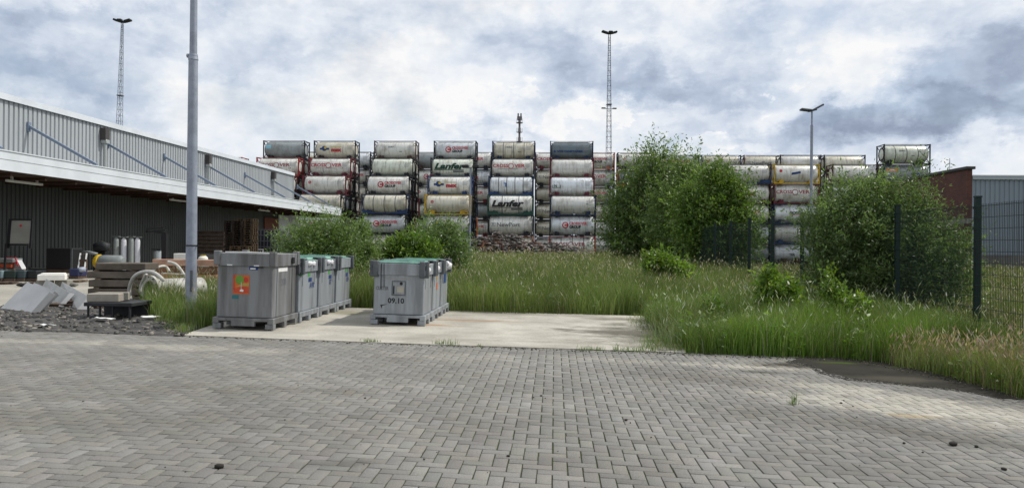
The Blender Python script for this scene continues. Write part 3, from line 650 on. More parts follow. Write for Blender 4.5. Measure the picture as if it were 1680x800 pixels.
def m_logo(kind):
    def f():
        out = []
        def add(name, c, fn): b = MB(); fn(b); bend(b); out.append((name, b.mesh(name, PN[c])))
        if kind == 'group':
            def lg(b):
                disc(b, -.95, 1.45, .42, cyl)
            def cw(b): disc(b, -.95, 1.45, .27, lambda x, z: (cyl(x, z)[0], cyl(x, z)[1]-.012, z), 40, 320, .13)
            add('logo', 'red', lg); add('logo_mark', 'white', cw)
            add('lettering', 'red', lambda b: add_text(b, 'CROSSOVER', .52, cyl, -.42, 1.50, .02, width=2.3))
            add('lettering', 'black', lambda b: add_text(b, 'GROUP', .5, cyl, -.42, 1.05, .024, width=1.5))
        elif kind in ('cross', 'crossd'):
            c = 'red' if kind == 'cross' else 'dred'
            def ct(b):
                add_text(b, 'CROSS', .66, cyl, -2.7, 1.4, .016, width=2.1); disc(b, -.2, 1.58, .4, cyl, 0, 360, .31); add_text(b, 'VER', .66, cyl, .28, 1.4, .016, width=1.45)
            add('lettering', c, ct); add('small_lettering', 'pale', lambda b: rect(b, -1.9, .7, 1.16, 1.21, cyl)); add('marks', 'dred', lambda b: add_text(b, 'L 4', .26, cyl, 1.55, 1.1, .006))
        elif kind in ('lanfer', 'lanferb'):
            c = 'black' if kind == 'lanferb' else 'dgreen'
            add('lettering', c, lambda b: add_text(b, 'Lanfer', 1.12, cyl, -2.5, 1.16, .055, .28, width=4.3))
            add('underline', c, lambda b: rect(b, -2.5, 1.6, .96, 1.05, cyl)); add('data_panel', 'grey', lambda b: rect(b, .1, 1.6, .68, .92, cyl))
        elif kind == 'newport':
            def sq(b):
                for r_ in ((-2.6, -2.0, 1.66, 1.71), (-2.6, -2.0, 1.26, 1.31), (-2.6, -2.54, 1.31, 1.66), (-2.06, -2.0, 1.31, 1.66), (-2.42, -2.34, 1.38, 1.6), (-2.26, -2.18, 1.38, 1.6), (-2.34, -2.26, 1.52, 1.6)): rect(b, *r_, cyl)
            add('logo', 'grey', sq); add('lettering', 'grey', lambda b: add_text(b, 'NewPort', .75, cyl, -1.85, 1.2, .012, width=3.1))
        elif kind == 'mex':
            def em(b): disc(b, -1.5, 1.56, .38, cyl); rect(b, -2.15, -.8, 1.36, 1.64, cyl)
            add('logo', 'navy', em); add('logo_mark', 'yellow', lambda b: (disc(b, -1.35, 1.66, .18, lambda x, z: (x, cyl(x, z)[1]-.012, z)), rect(b, -.6, .95, 1.74, 1.82, cyl)))
            add('lettering', 'red', lambda b: add_text(b, 'mex', .7, cyl, -.5, 1.14, .05, width=1.5))
        elif kind == 'dot': add('logo', 'red', lambda b: disc(b, -2.0, 1.7, .2, cyl, 0, 360, .07))
        elif kind == 'dottag':
            add('logo', 'red', lambda b: disc(b, -2.1, 1.75, .2, cyl)); add('name_tag', 'navy', lambda b: flat(b, [(-.7, 1.2), (.5, 1.42), (.5, 1.72), (-.7, 1.5)], cyl))
        elif kind == 'n2':
            def nn(b):
                for r_ in ((-2.6, -1.5, 1.08, 1.13), (-2.6, -2.53, 1.13, 1.5), (-1.57, -1.5, 1.13, 1.5)): rect(b, *r_, cyl)
                add_text(b, 'N', .5, cyl, -2.35, 1.2, .02)
            add('logo', 'dgreen', nn)
        elif kind == 'arrow': add('logo', 'blue', lambda b: flat(b, [(-.95, 1.75), (-.6, 1.75), (-.6, 1.2), (-.75, 1.2), (-.75, 1.62), (-.95, 1.62)], cyl))
        elif kind == 'vtg': add('logo', 'navy', lambda b: rect(b, -2.5, -2.25, 1.1, 1.36, cyl)); add('lettering', 'navy', lambda b: (add_text(b, 'VTG TANKTAINER', .36, cyl, -2.0, 1.1, .02, width=3.6)))
        elif kind == 'good': add('lettering', 'black', lambda b: add_text(b, 'GOODRICH', .5, cyl, -.9, 1.35, .03, width=2.7)); add('underline', 'red', lambda b: rect(b, -.9, 1.8, 1.2, 1.26, cyl))
        elif kind == 'olabel': add('label', 'orange', lambda b: rect(b, -2.6, -1.1, 1.75, 2.12, cyl)); add('lettering', 'white', lambda b: add_text(b, 'TANK', .3, lambda x, z: (x, cyl(x, z)[1]-.012, z), -2.3, 1.83, .01)); add('lettering', 'navy', lambda b: add_text(b, 'DANA', .4, cyl, .5, 1.3, .02))
        elif kind == 'blabel': add('label', 'lblue', lambda b: rect(b, -2.7, -1.9, 1.5, 2.05, cyl))
        elif kind == 'triang': add('logo', 'dred', lambda b: flat(b, [(-1.9, 1.7), (-1.4, 1.7), (-1.65, 2.0)], cyl)); add('lettering', 'grey', lambda b: add_text(b, 'CRAS', .3, cyl, -2.0, 1.3, .01))
        elif kind == 'ter': add('lettering', 'grey', lambda b: add_text(b, 'TER', .42, cyl, -.9, 1.1, .03))
        elif kind == 'cream': add('lettering', 'grey', lambda b: (add_text(b, 'EURO', .3, cyl, -1.0, 1.7, .01), rect(b, .6, 1.0, 1.1, 1.2, cyl)))
        # the small data block every tank carries
        def data(b):
            for k in range(4): rect(b, 1.75, 2.45-.1*(k % 2), 1.9-k*.16, 1.95-k*.16, cyl)
        add('data_marks', 'pale', data)
        return out
    return cached(('logo', kind), f)
COLD = dict(white='white', cream='cream', grey='grey', dgrey='slate', green='greenish', cool='bluish', dirty='grimy')
FRD = dict(black='black', red='red', dred='maroon', blue='blue', yellow='yellow', orange='orange', brown='brown', green='green', grey='grey', dblue='navy')
LGD = dict(group='red disc logo', cross='wide red lettering', crossd='wide maroon lettering', lanfer='slanted green lettering', lanferb='slanted black lettering', newport='thin grey lettering', mex='blue emblem', dot='small red dot',
           dottag='tilted navy tag', n2='boxed letter N', arrow='blue hook mark', vtg='navy lettering', good='black underlined lettering', olabel='orange label', blabel='light blue label', triang='small red triangle', ter='short dark lettering', cream='faint grey marks', none='no lettering')
ORD = ['top', 'second from top', 'third from top', 'fourth from top', 'fifth from top', 'bottom']
def container(x0, y0, z0, shell, fr, logo, label, group, bands=0, cradle=None, plain=False):
    r = thing('tank_container', (x0+CL/2, y0+CW_/2, z0), label, 'tank container', group)
    link('frame', m_frame(fr), r); link('tank', m_tank(shell), r)
    if not plain: link('walkway', m_walk(), r)
    if bands:
        for q in range(bands): link('band', m_bands(1), r, (-2.2+4.4*(q+.5)/bands, 0, 0))
    if cradle: link('side_skirt', m_cradle(cradle), r)
    if logo and not plain:
        for nm, me in m_logo(logo if logo != 'none' else 'plain'): link(nm, me, r)
    return r
rc = random.Random(5)
def rnd_style():
    return rc.choice(['white']*5+['cool', 'cream', 'dirty', 'green', 'grey']), rc.choice(['black']*9+['dred', 'brown', 'brown', 'dblue', 'dblue', 'orange']), rc.choice(['cross', 'none', 'newport', 'group', 'none', 'mex', 'dot'])
# front block: six stacks, each stepping back towards its top; levels from the top down
T = lambda s='white', f='black', l='none', b=0, c=None: (s, f, l, b, c)
FRONT = {
 'A': (AT(432, 229, 107)[0]+.0, [T('grey', 'black', 'blabel'), T('white', 'red', 'crossd'), T('white', 'dred'), T(), T(), T()]),
 'B': (AT(515, 229, 107)[0], [T('cream', 'black', 'mex'), T('white', 'dred', 'cross'), T('white', 'dred', 'dot'), T('dirty', 'black', 'none'), T('cool', 'black', 'crossd'), T()]),
 'C': (AT(614, 229, 107)[0], [T('white', 'brown', 'cream'), T('green', 'black', 'none', 0), T('white', 'black', 'group'), T('cream', 'dblue', 'none', 3, 'blue'), T('cool', 'black', 'group'), T('dirty', 'grey', 'ter', 2)]),
 'D': (AT(711, 229, 107)[0], [T('cool', 'black', 'group'), T('green', 'black', 'lanfer'), T('white', 'blue', 'mex'), T('cream', 'yellow', 'dot'), T('white', 'blue', 'mex'), T('cool', 'dblue', 'none')]),
 'E': (AT(807, 229, 107)[0], [T('cream', 'dblue', 'cream', 3), T('white', 'black', 'cross'), T('cool', 'dblue', 'arrow', 4, 'blue'), T('white', 'green', 'lanferb', 2, 'green'), T('white', 'black', 'newport'), T('cream', 'orange', 'none')]),
 'F': (AT(902, 229, 107)[0], [T('dgrey', 'dblue', 'vtg'), T('white', 'dred', 'none'), T('cool', 'dred', 'n2'), T('white', 'dblue', 'none'), T('cool', 'black', 'group'), T('white', 'red', 'crossd', 3)])}
STK = ['leftmost', 'second', 'third', 'fourth', 'fifth', 'sixth']
KY = {6: 3, 5: 2, 4: 1, 3: 0, 2: 0, 1: 0}
for si, (nm, (x0, rows)) in enumerate(FRONT.items()):
    for lv in range(1, 7):
        for k in range(4):
            if k < KY[lv]: continue
            front = k == KY[lv]; y0 = 99.5+2.5*k; xx = x0+(rc.uniform(-.05, .05)) + (.12 if lv < 4 else 0)
            if front:
                s_, f_, l_, b_n, c_ = rows[6-lv]
                where = f'{ORD[6-lv]}, {STK[si]} front stack'
                lab = f'{COLD[s_]} tank container, {FRD[f_]} frame, {LGD[l_] if l_ != "none" else ("dark bands" if b_n else "plain side")}, {where}'
                container(xx, y0, (lv-1)*CH, s_, f_, l_, lab, 'tank containers in the front stacks', b_n, c_)
            else:
                if si >= 4 or (k < 3 and si == 0 and lv < 4): continue           # only the ends of the left stacks show
                s_, f_, l_ = rnd_style()
                d_ = {1: 'one', 2: 'two', 3: 'three'}[k-KY[lv]]
                lab = f'{COLD[s_]} tank container, {FRD[f_]} frame, {d_} behind {ORD[6-lv]}, {STK[si]} stack'
                container(xx, y0, (lv-1)*CH, s_, f_, None, lab, 'tank containers whose ends show behind the front stacks', plain=True)
# one more stack half hidden by the warehouse roof
xa = FRONT['A'][0]-8.1
for lv in (4, 5):
    s_, f_, l_, w_ = (('white', 'red', 'cross', 'red framed white'), ('cool', 'brown', 'none', 'brown framed bluish'))[5-lv]
    container(xa, 99.5+2.5*KY[lv], (lv-1)*CH, s_, f_, l_, f'{w_} tank container, {"upper" if lv == 5 else "lower"} one, over the warehouse roof', 'tank containers behind the warehouse roof')
for lv in (1, 2, 3): container(xa, 99.5, (lv-1)*CH, 'white', 'black', None, 'white tank container hidden low behind the warehouse end wall, left of all stacks', 'tank containers hidden by the warehouse', plain=True)
# second block, one closed row further back
fixed = {(7, 5): T('white', 'dred', 'cross'), (7, 4): T('cream', 'black', 'newport'), (7, 3): T('dirty', 'black', 'ter'), (7, 2): T('cream', 'black', 'newport'), (7, 1): T('cream', 'black', 'newport'),
         (8, 4): T('white', 'black', 'cross'), (8, 2): T('cream', 'black', 'newport'), (8, 1): T('white', 'black', 'newport'), (6, 4): T('white', 'blue', 'mex'), (6, 3): T('white', 'dred', 'cross'), (6, 1): T('cream', 'black', 'newport')}
GAPN = {0: 'left of the leftmost stack', 1: 'behind the leftmost stack', 2: 'behind the second stack', 3: 'behind the gap right of the second stack', 4: 'behind the third stack', 5: 'behind the gap right of the third stack',
        6: 'behind the gap right of the fourth stack', 7: 'behind the gap right of the fifth stack', 8: 'behind the gap right of the sixth stack', 9: 'behind the tall tree', 10: 'behind the tall tree crown, right side', 11: 'behind the light mast pole and shrubs'}
xl = [-3.2+6.45*(i-7) for i in range(0, 13)]
for i in range(1, 13):
    base = 0 if i < 10 else -.4
    for lv in range(1, 7):
        s_, f_, l_, bn, c_ = fixed.get((i, lv-1), (*rnd_style(), 0, None))
        gp = ['x', 'left of the leftmost', 'behind the leftmost', 'behind the second', 'right of the second', 'behind the third', 'right of the fourth', 'right of the fifth', 'right of the sixth', 'behind the tallest tree', 'behind the middle tree', 'behind the brighter tree', 'right of the trees'][i]
        gp = gp if 'tree' in gp else gp+' front stack'; gp = gp.replace('the ', '') if 'tree' not in gp else gp
        container(xl[i], 120+(0 if i < 10 else -.5), (lv-1)*CH+base, s_, f_, l_ if l_ != 'none' else 'none', f'{COLD[s_]} tank container, far row, {ORD[6-lv]}, {gp}', 'tank containers in the far row')
for j, (pl, s_, f_, w_) in enumerate(((1280, 'white', 'black', 'behind the yellow framed one'), (1352, 'cream', 'black', 'right of the floodlight pole'))):
    for lv in range(1, 7):
        container(AT(pl, 257, 116)[0], 116, (lv-1)*CH-.75, s_, f_, 'none', f'{COLD[s_]} tank container, far right, {ORD[6-lv]}, {w_}', 'tank containers in the far right row')
# right block, single row
RIGHT = [(1191, 5, [T('white', 'dblue', 'triang', 0, 'blue'), T('white', 'brown', 'mex'), T('white', 'black', 'cross'), T('cool', 'dblue', 'none'), T('grey', 'black', 'none')], 'first right-hand stack'),
         (1270, 5, [T('white', 'yellow', 'dottag'), T('white', 'dred', 'crossd'), T('cool', 'dblue', 'good'), T('white', 'blue', 'none'), T('cool', 'black', 'ter')], 'second right-hand stack'),
         (1366, 5, [T('white', 'brown', 'none'), T('cool', 'dblue', 'none'), T('white', 'black', 'cross'), T('white', 'black', 'none'), T('white', 'black', 'none')], 'third right-hand stack'),
         (1450, 6, [T('green', 'black', 'cream', 3), T('grey', 'dblue', 'olabel'), T('white', 'brown', 'none'), T('white', 'dblue', 'none'), T('white', 'black', 'none'), T('white', 'black', 'none')], 'tallest right-hand stack')]
for pl, nl, rows, where in RIGHT:
    x0 = AT(pl, 268, 104)[0]
    for lv in range(1, nl+1):
        s_, f_, l_, bn, c_ = rows[nl-lv]
        od = ORD[nl-lv] if lv > 1 else 'bottom'
        container(x0, 104, (lv-1)*CH-.72, s_, f_, l_, f'{COLD[s_]} tank container, {FRD[f_]} frame, {LGD[l_] if l_ != "none" else "plain side"}, {od}, {where}', 'tank containers in the right-hand stacks', bn, c_)
        if lv < nl and lv > nl-3:
            container(x0+.1, 106.5, (lv-1)*CH-.72, 'white', 'black', None, f'white tank container close behind the {od} one, {where}', 'tank containers behind the right-hand stacks', plain=True)

# ------------------------------------------------------------------ rubble heap before the tanks
def mound(cx, cy, rx, ry, h):
    def z(x, y):
        d = ((x-cx)/rx)**2+((y-cy)/ry)**2; return h*np.clip(1-d, 0, 1)**.8*(1+.16*np.sin(x*1.7)*np.cos(y*1.3+x))
    return z
RC = (AT(850, 400, 88)[0], 88)
mz = lambda x, y: np.maximum(mound(RC[0]-2.2, 88, 5.6, 3.6, 2.5)(x, y), mound(RC[0]+3.2, 88.5, 6.0, 3.2, 1.6)(x, y)) - .06
hx, hy = np.meshgrid(np.linspace(RC[0]-9, RC[0]+10, 70), np.linspace(83.5, 92.5, 36)); hz = mz(hx, hy)+rng.normal(0, .05, hx.shape)
I = np.arange(hx.size).reshape(hx.shape); Fq = np.stack([I[:-1, :-1].ravel(), I[:-1, 1:].ravel(), I[1:, 1:].ravel(), I[1:, :-1].ravel()], 1)
tag(link('rubble_mound', npmesh('rubble_mound', np.stack([hx.ravel(), hy.ravel(), hz.ravel()], 1), [Fq], stain_patch_mat('rubble_soil', (.12, .075, .05), (.10, .09, .075), .6, [(RC[0]-4.5, 88, 2.6, 4, (.22, .085, .04), .9, 0)], speck=8))), 'heap of broken grey concrete and reddish soil before the tank stacks', 'rubble heap', kind='stuff')
stones('rubble_chunks', [(RC[0]-8, 84.3), (RC[0]+8.5, 84.3), (RC[0]+8.5, 90), (RC[0]-8, 90)], 2600, stone_m, .08, .42, .05, [(.14, .13, .12), (.10, .094, .085), (.065, .06, .056), (.04, .036, .033), (.11, .06, .04), (.22, .20, .18)], zf=mz, flatf=.4)

# ================================================================== WASTE BINS
bin_steel = mat('bin_steel', (.31, .335, .36), .5, .2, .38, 4.0, (.19, .20, .21), bump=.12, bscale=25, streak=True)
bin_dark = mat('bin_steel_dark', (.225, .232, .24), .55, .25, .4, 3.4, (.115, .113, .11), bump=.12, bscale=25, streak=True)
rim_steel = mat('bin_bracket', (.12, .13, .14), .5, .3, .3, 4)
mint = mat('mint_lid', (.27, .46, .385), .45, 0, .3, 5)
liner = mat('plastic_liner', (.72, .72, .74), .35, 0, .2, 8)
def lump(mb, c, r, sc=(1, 1, 1), amp=.25, seed=0, sub=2):
    bm = bmesh.new(); bmesh.ops.create_icosphere(bm, subdivisions=sub, radius=1); rr = random.Random(seed)
    ph = [rr.uniform(0, 6) for _ in range(6)]
    for v in bm.verts:
        p = v.co; k = 1+amp*(math.sin(p.x*4+ph[0])*math.cos(p.y*5+ph[1])+.6*math.sin(p.z*7+ph[2]+p.x*3)+.4*math.sin(p.y*11+ph[3]))
        v.co = Vector((c[0]+p.x*k*r*sc[0], c[1]+p.y*k*r*sc[1], c[2]+p.z*k*r*sc[2]))
    bm.verts.index_update(); mb.add([v.co.copy() for v in bm.verts], [tuple(v.index for v in f.verts) for f in bm.faces]); bm.free()
def bin_(name, loc, w, l, h, label, group, body=bin_steel, lid=True, bag=None, big=False, rz=0.):
    r = thing(name, loc, label, 'waste bin', group, rz); r.rotation_euler = (0, .02, rz)
    hw = w/2; iw = hw-.045; il = l/2-.05
    for sx in (-1, 1):
        for y in (-l/2+.075, 0, l/2-.075):
            b = MB(); b.bbox(sx*(hw-.07)-.07, sx*(hw-.07)+.07, y-.065, y+.065, 0, .088, .006); b.build('foot', body, r)
    b = MB()
    for sx in (-1, 1): b.bbox(sx*(hw-.05)-.05, sx*(hw-.05)+.05, -l/2+.003, l/2-.003, .09, .185, .006)
    for y in (-l/2+.03, l/2-.03): b.box(-hw+.1, hw-.1, y-.025, y+.025, .135, .183); b.box(-.2, .2, y-.028, y+.028, .05, .134)
    b.box(-hw+.1, hw-.1, -l/2+.055, l/2-.055, .14, .18); b.build('pallet_base', body, r)
    b = MB(); b.bbox(-iw, iw, -il, il, .186, h-.2, .012)
    for sx in (-1, 1):
        for q in (-.3, .3): b.box(sx*(iw+.001), sx*(iw+.009), q*l-.02, q*l+.02, h-.5, h-.21) if not big else b.box(sx*(iw+.001), sx*(iw+.01), q*l-.012, q*l+.012, .2, h-.21)
    b.build('body', body, r)
    cz = h-.25; b = MB()
    for (x0, x1, y0, y1) in ((-iw-.025, iw+.025, -il-.03, -il+.01), (-iw-.025, iw+.025, il-.01, il+.03), (-iw-.03, -iw+.01, -il+.011, il-.011), (iw-.01, iw+.03, -il+.011, il-.011)):
        b.bbox(x0, x1, y0, y1, cz, h-.035, .006)
    if big: b.box(-iw+.01, iw-.01, -il+.01, il-.01, h-.07, h-.04)
    else: b.box(-iw+.01, iw-.01, -il+.01, il-.01, h-.12, h-.10)
    b.build('collar', body, r)
    for sx in (-1, 1):
        for sy in (-1, 1):
            b = MB(); x = sx*(hw-.045); y = sy*(l/2-.05)
            if big: b.bbox(x-.055, x+.055, y-.05, y+.05, cz+.01, h, .01)
            else: b.bbox(x-.085, x+.085, y-.02-.05*(sy > 0)+.0, y+.02+.05*(sy < 0), cz-.04, h+.015, .008); b.bbox(x-.02-.06*(sx > 0), x+.02+.06*(sx < 0)+0, y-.07, y+.07, cz-.03, h+.01, .008)
            br = b.build('corner_bracket', rim_steel if not big else body, r)
            if not big:
                b = MB(); yy = y-.0225-.05*(sy > 0) if sy > 0 else y-.0225
                b.box(x-.035, x+.04, yy-.004, yy+.01, cz+.1, cz+.185); b.build('painted_hole', black, br)  # black block paints in the dark of the hole
    if lid:
        b = MB(); k = 8
        for q in range(2):
            y0, y1 = (-il, -.01) if q == 0 else (.01, il)
            b.bbox(-iw+.03, iw-.09, y0+.0, y1, h-.03, h+.0, .008); b.bar((-iw+.04, (y0+y1)/2-.12, h+.008), (iw-.1, (y0+y1)/2-.12, h+.008), .03, .02)
        b.build('lid', mint, r)
    if bag:
        for (bx, by, bz, s_) in bag:
            b = MB(); lump(b, (bx, by, bz), s_, (.75, 1.3, .75), .28, int(bx*100+by*7)); b.build('liner_bag', liner, r, smooth=True)
    return r
def fp(y): return lambda x, z: (x, y, z)        # front face
def sp_(x): return lambda y, z: (x, y, z)       # side face that looks right
P1 = G(402, 544.5); fr_ = G(447.5, 545)
w1 = 1.04; b1 = Vector((fr_[0]-w1/2, fr_[1]+.62, 0)); b1.z = zg(b1.x, b1.y)+.03
BG = 'galvanised waste bins in two rows on the concrete slab'
r = bin_('waste_bin', b1, w1, 1.24, 1.30, 'large dark galvanised waste bin with an orange sticker, nearest of the left row', BG, bin_dark, lid=False, big=True)
yf = -.575; b = MB(); rect(b, -.20, .08, .58, .90, fp(yf)); b.build('sticker', paint('sticker_orange', (.55, .13, .03)), r)
b = MB(); disc(b, -.09, .82, .075, fp(yf-.003)); b.build('sticker_green', paint('sticker_green_disc', (.13, .28, .04)), r)
b = MB(); disc(b, .02, .82, .04, fp(yf-.003)); b.build('sticker_red', paint('sticker_red_disc', (.5, .05, .03)), r)
b = MB(); flat(b, [(-.19, .60), (.07, .60), (.07, .69), (-.02, .73), (-.19, .66)], fp(yf-.002)); rect(b, -.2, -.165, .66, .9, fp(yf-.002)); b.build('sticker_band', paint('sticker_red_band', (.50, .07, .03)), r)
b = MB(); flat(b, [(-.16, .70), (.075, .72), (.075, .77), (-.02, .765)], fp(yf-.0025)); b.build('sticker_field', paint('sticker_ochre', (.42, .27, .07)), r)
b = MB(); flat(b, [(-.08, .625), (-.02, .62), (-.015, .65), (-.045, .665), (-.08, .65)], fp(yf-.004)); rect(b, -.062, -.055, .66, .78, fp(yf-.004)); b.build('sticker_tree', white, r)
b = MB(); rect(b, -.21, -.10, .50, .56, fp(yf)); b.build('teal_label', paint('teal_label', (.03, .16, .17)), r)
b = MB(); rect(b, .07, .22, .99, 1.07, fp(yf)); b.build('blue_label', paint('navy_label', (.02, .05, .2)), r)
b = MB(); rect(b, .09, .18, 1.0, 1.025, fp(yf-.003)); b.build('label_strip', PN['white'], r)
b = MB(); b.bar((.2, yf-.01, 1.04), (.31, yf-.01, 1.04), .02); b.build('latch', black, r)
for xx in (-.30, .16):
    b = MB(); rect(b, xx, xx+.09, 1.055, 1.075, fp(yf-.03)); b.build('cream_tag', PN['white'], r)
sx = .4775
b = MB(); rect(b, -.32, .12, .96, 1.03, sp_(sx)); b.build('white_label', PN['white'], r)
b = MB(); add_text(b, '200', .17, sp_(sx), -.18, .72, .004); b.build('lettering', paint('faded_ink', (.13, .135, .15)), r)
b = MB(); b.box(.515, .53, .22, .34, 1.09, 1.2); b.build('catch', black, r)
b = MB(); b.tube([(-.40, -.45, 1.275), (.0, -.5, 1.285), (.38, -.48, 1.28)], .012, 5); b.build('cord', white, r)
labs = ['second waste bin of the left row, mint lid strips and a dark green corner', 'third waste bin of the left row, white liner bag and blue marks', 'farthest waste bin of the left row, tall dark end bracket']
for i in range(3):
    y = b1.y+.62+.06+i*1.205+.6; x = b1.x+.03
    r = bin_('waste_bin', (x, y, zg(x, y)+.02), 1.0, 1.18, 1.17, labs[i], BG, bin_steel, True, [(.47, -.05, 1.08, .085), (.46, .2, 1.06, .075)] if i < 2 else None)
    sx = .4575; b = MB(); rect(b, -.02+.1*i, .18+.1*i, .72, .80, sp_(sx)); b.build('blue_mark', PN['navy'], r)
    b = MB(); rect(b, -.06+.1*i, .08+.1*i, .82, .90, sp_(sx)); b.build('green_mark', paint('green_mark', (.08, .3, .08)), r)
    b = MB(); add_text(b, ('AVR', '07', '109')[i], .15, sp_(sx), .05+.08*i, .60, .004); b.build('lettering', PN['navy'], r)
    b = MB(); b.bar((.47, -.2, 1.16), (.47, .35, 1.13), .03); b.build('lid_edge', mint, r)
    if i == 0: b = MB(); b.box(.458, .478, -.56, -.40, .86, 1.10); b.build('green_plate', paint('green_plate', (.02, .16, .07)), r)
fr_ = G(696.5, 537); w2 = 1.03
g1 = Vector((fr_[0]-w2/2, fr_[1]+.54, 0)); g1.z = zg(g1.x, g1.y)+.02
labs = ['nearest waste bin of the right row, black stencilled date on its front', 'middle waste bin of the right row, orange mark on its side', 'farthest waste bin of the right row, white bag hanging out']
for i in range(3):
    x, y = g1.x+.01*i, g1.y+i*1.085
    r = bin_('waste_bin', (x, y, zg(x, y)+.02), w2-.02*i, 1.06, 1.17, labs[i], BG, bin_steel, True, [(.49, -.30 if i < 2 else .3, 1.03, .10), (.47, -.22 if i < 2 else .2, 1.09, .07)])
    if i == 0:
        yf = -.4835
        b = MB(); add_text(b, '09.10', .135, fp(yf), -.20, .40, .004, width=.31); b.build('stencilled_date', PN['black'], r)
        b = MB(); b.bar((-.33, yf-.045, 1.13), (-.335, yf-.01, .66), .012); b.bar((-.28, yf-.045, 1.13), (-.275, yf-.01, .70), .01); b.build('strap', dark_steel, r)
        b = MB(); add_text(b, 'CUSTER', .09, fp(yf), -.43, .64, .003, width=.24); b.build('lettering', paint('faded_ink', (.13, .135, .15)), r)
        b = MB(); add_text(b, 'CONTAINER', .05, fp(yf), -.28, .84, .003, width=.5); b.build('small_lettering', PN['pale'], r)
        b = MB()
        for q in ((-.13, .13, .545, .56), (-.13, .13, .80, .815), (-.13, -.115, .56, .80), (.115, .13, .56, .80)): b.box(q[0], q[1], yf-.01, yf, q[2], q[3])
        b.build('inspection_frame', rim_steel, r)
        b = MB(); rect(b, -.03, .10, .60, .71, fp(yf-.002)); b.build('label', paint('beige_label', (.38, .36, .30)), r)
        b = MB(); disc(b, .045, .765, .03, fp(yf-.004)); b.build('knob', PN['black'], r)
        b = MB(); rect(b, -.105, -.08, .57, .72, fp(yf-.002)); b.build('side_print', PN['black'], r)
        b = MB(); flat(b, [(-.34, .36), (-.2, .38), (-.3, .345), (-.31, .29)], fp(yf)); b.build('scratch_mark', PN['black'], r)
    if i == 1:
        b = MB(); rect(b, -.05, .10, .58, .72, sp_(.4675-.005+.002)); b.build('orange_mark', paint('sticker_orange', (.55, .13, .03)), r)
        b = MB(); rect(b, -.02, .10, .76, .93, sp_(.4645)); b.build('ochre_mark', paint('sticker_ochre', (.42, .27, .07)), r)
    if i == 2: b = MB(); rect(b, -.15, .2, .66, .95, sp_(.4545)); b.build('blue_mark', PN['navy'], r)

# ================================================================== POLES AND MASTS
pb = G(313, 521); r = thing('lamp_pole', pb, 'thick tapering galvanised lamp pole in tall grass left of the bins', 'lamp pole')
b = MB(); b.tube([(0, 0, -.2), (0, 0, 5.0)], .107, 20, .085); b.tube([(0, 0, 5.0), (0, 0, 9.2)], .070, 16, .052); b.build('pole', pole_steel, r, smooth=40)
b = MB(); b.tube([(0, 0, 4.92), (0, 0, 5.03)], .094, 16, .078); b.tube([(-.08, 0, 5.0), (-.12, 0, 5.0)], .04, 8); b.build('joint_collar', pole_steel, r, smooth=40)
b = MB(); b.tube([(0, 0, 1.36), (0, 0, 1.385)], .108, 16); b.bar((.1, 0, 1.37), (.15, -.02, 1.37), .02); b.build('band_clamp', dark_steel, r)
b = MB(); b.box(.03, .08, -.109, -.098, .5, .9); b.build('service_door', rim_steel, r)
b = MB(); b.bar((-.3, 0, 9.2), (.9, 0, 9.3), .06); b.bbox(.6, 1.2, -.15, .15, 9.22, 9.36, .03); b.build('lamp_head', rim_steel, r)

def lattice(loc, H, wb, wt, sect, label, rz, tilt, mid=None, r0=.05):
    r = thing('light_mast', loc, label, 'light mast', None, rz); r.rotation_euler = (0, tilt, rz)
    b = MB(); w = lambda z: wb+(wt-wb)*z/H
    cs = [(-1, -1), (1, -1), (1, 1), (-1, 1)]
    for x, y in cs: b.bar((x*wb/2, y*wb/2, 0), (x*wt/2, y*wt/2, H), r0*1.15)
    z = 0; fl = 1
    while z < H-.6:
        s = max(.75, w(z)*sect); z2 = min(H, z+s)
        for i in range(4):
            (x0, y0), (x1, y1) = cs[i], cs[(i+1) % 4]
            b.bar((x0*w(z)/2, y0*w(z)/2, z), (x1*w(z)/2, y1*w(z)/2, z), r0*.9)
            a0, a1 = ((x0, y0), (x1, y1)) if fl > 0 else ((x1, y1), (x0, y0))
            b.bar((a0[0]*w(z)/2, a0[1]*w(z)/2, z), (a1[0]*w(z2)/2, a1[1]*w(z2)/2, z2), r0*.55)
        z = z2; fl = -fl
    b.build('lattice', mat('mast_steel', (.20, .23, .27), .6, .2), r)
    for k, zz in enumerate([H*.38, H*.68]):
        b = MB(); q = w(zz)/2+.1; b.box(-q, q, -q, q, zz, zz+.12); b.build('platform', rim_steel, r)
    b = MB(); b.box(-.3, .3, -.3, .3, H, H+.12); b.build('head_frame', dark_steel, r)
    for sx in (-1, 1):
        b = MB(); b.bbox(-.45, .45, -.35, .35, -.13, .13, .06, Matrix.Translation((sx*.72, 0, H+.25)) @ Matrix.Rotation(-sx*.28, 4, 'Y')); b.build('floodlight', dark_steel, r)
    b = MB(); b.bbox(-.3, .3, -.9, -.35, H+.02, H+.28, .06); b.build('floodlight', dark_steel, r)
    if mid:
        for sx in (-1, 1):
            b = MB(); b.bar((0, 0, mid), (sx*.9, 0, mid+.1), .06); b.bbox(sx*.85-.3, sx*.85+.3, -.2, .2, mid+.05, mid+.2, .04, Matrix.Rotation(-sx*.0, 4, 'Y')); b.build('side_lamp', dark_steel, r)
    return r
p = AT(198, 330, 97); t = AT(204, 38, 97); lattice((p[0]-.6, 97, 0), t[2], 1.0, .2, 1.25, 'tall lattice light mast behind the warehouse roof on the left', 0, .020, r0=.036)
p = AT(1001, 200, 114); t = AT(1001, 57, 114); lattice((p[0]-.1, 114, 0), t[2], 1.05, .26, 1.25, 'tall lattice light mast left of the tall tree, small lamps at mid height', .2, -.004, mid=AT(1001, 180, 114)[2], r0=.04)
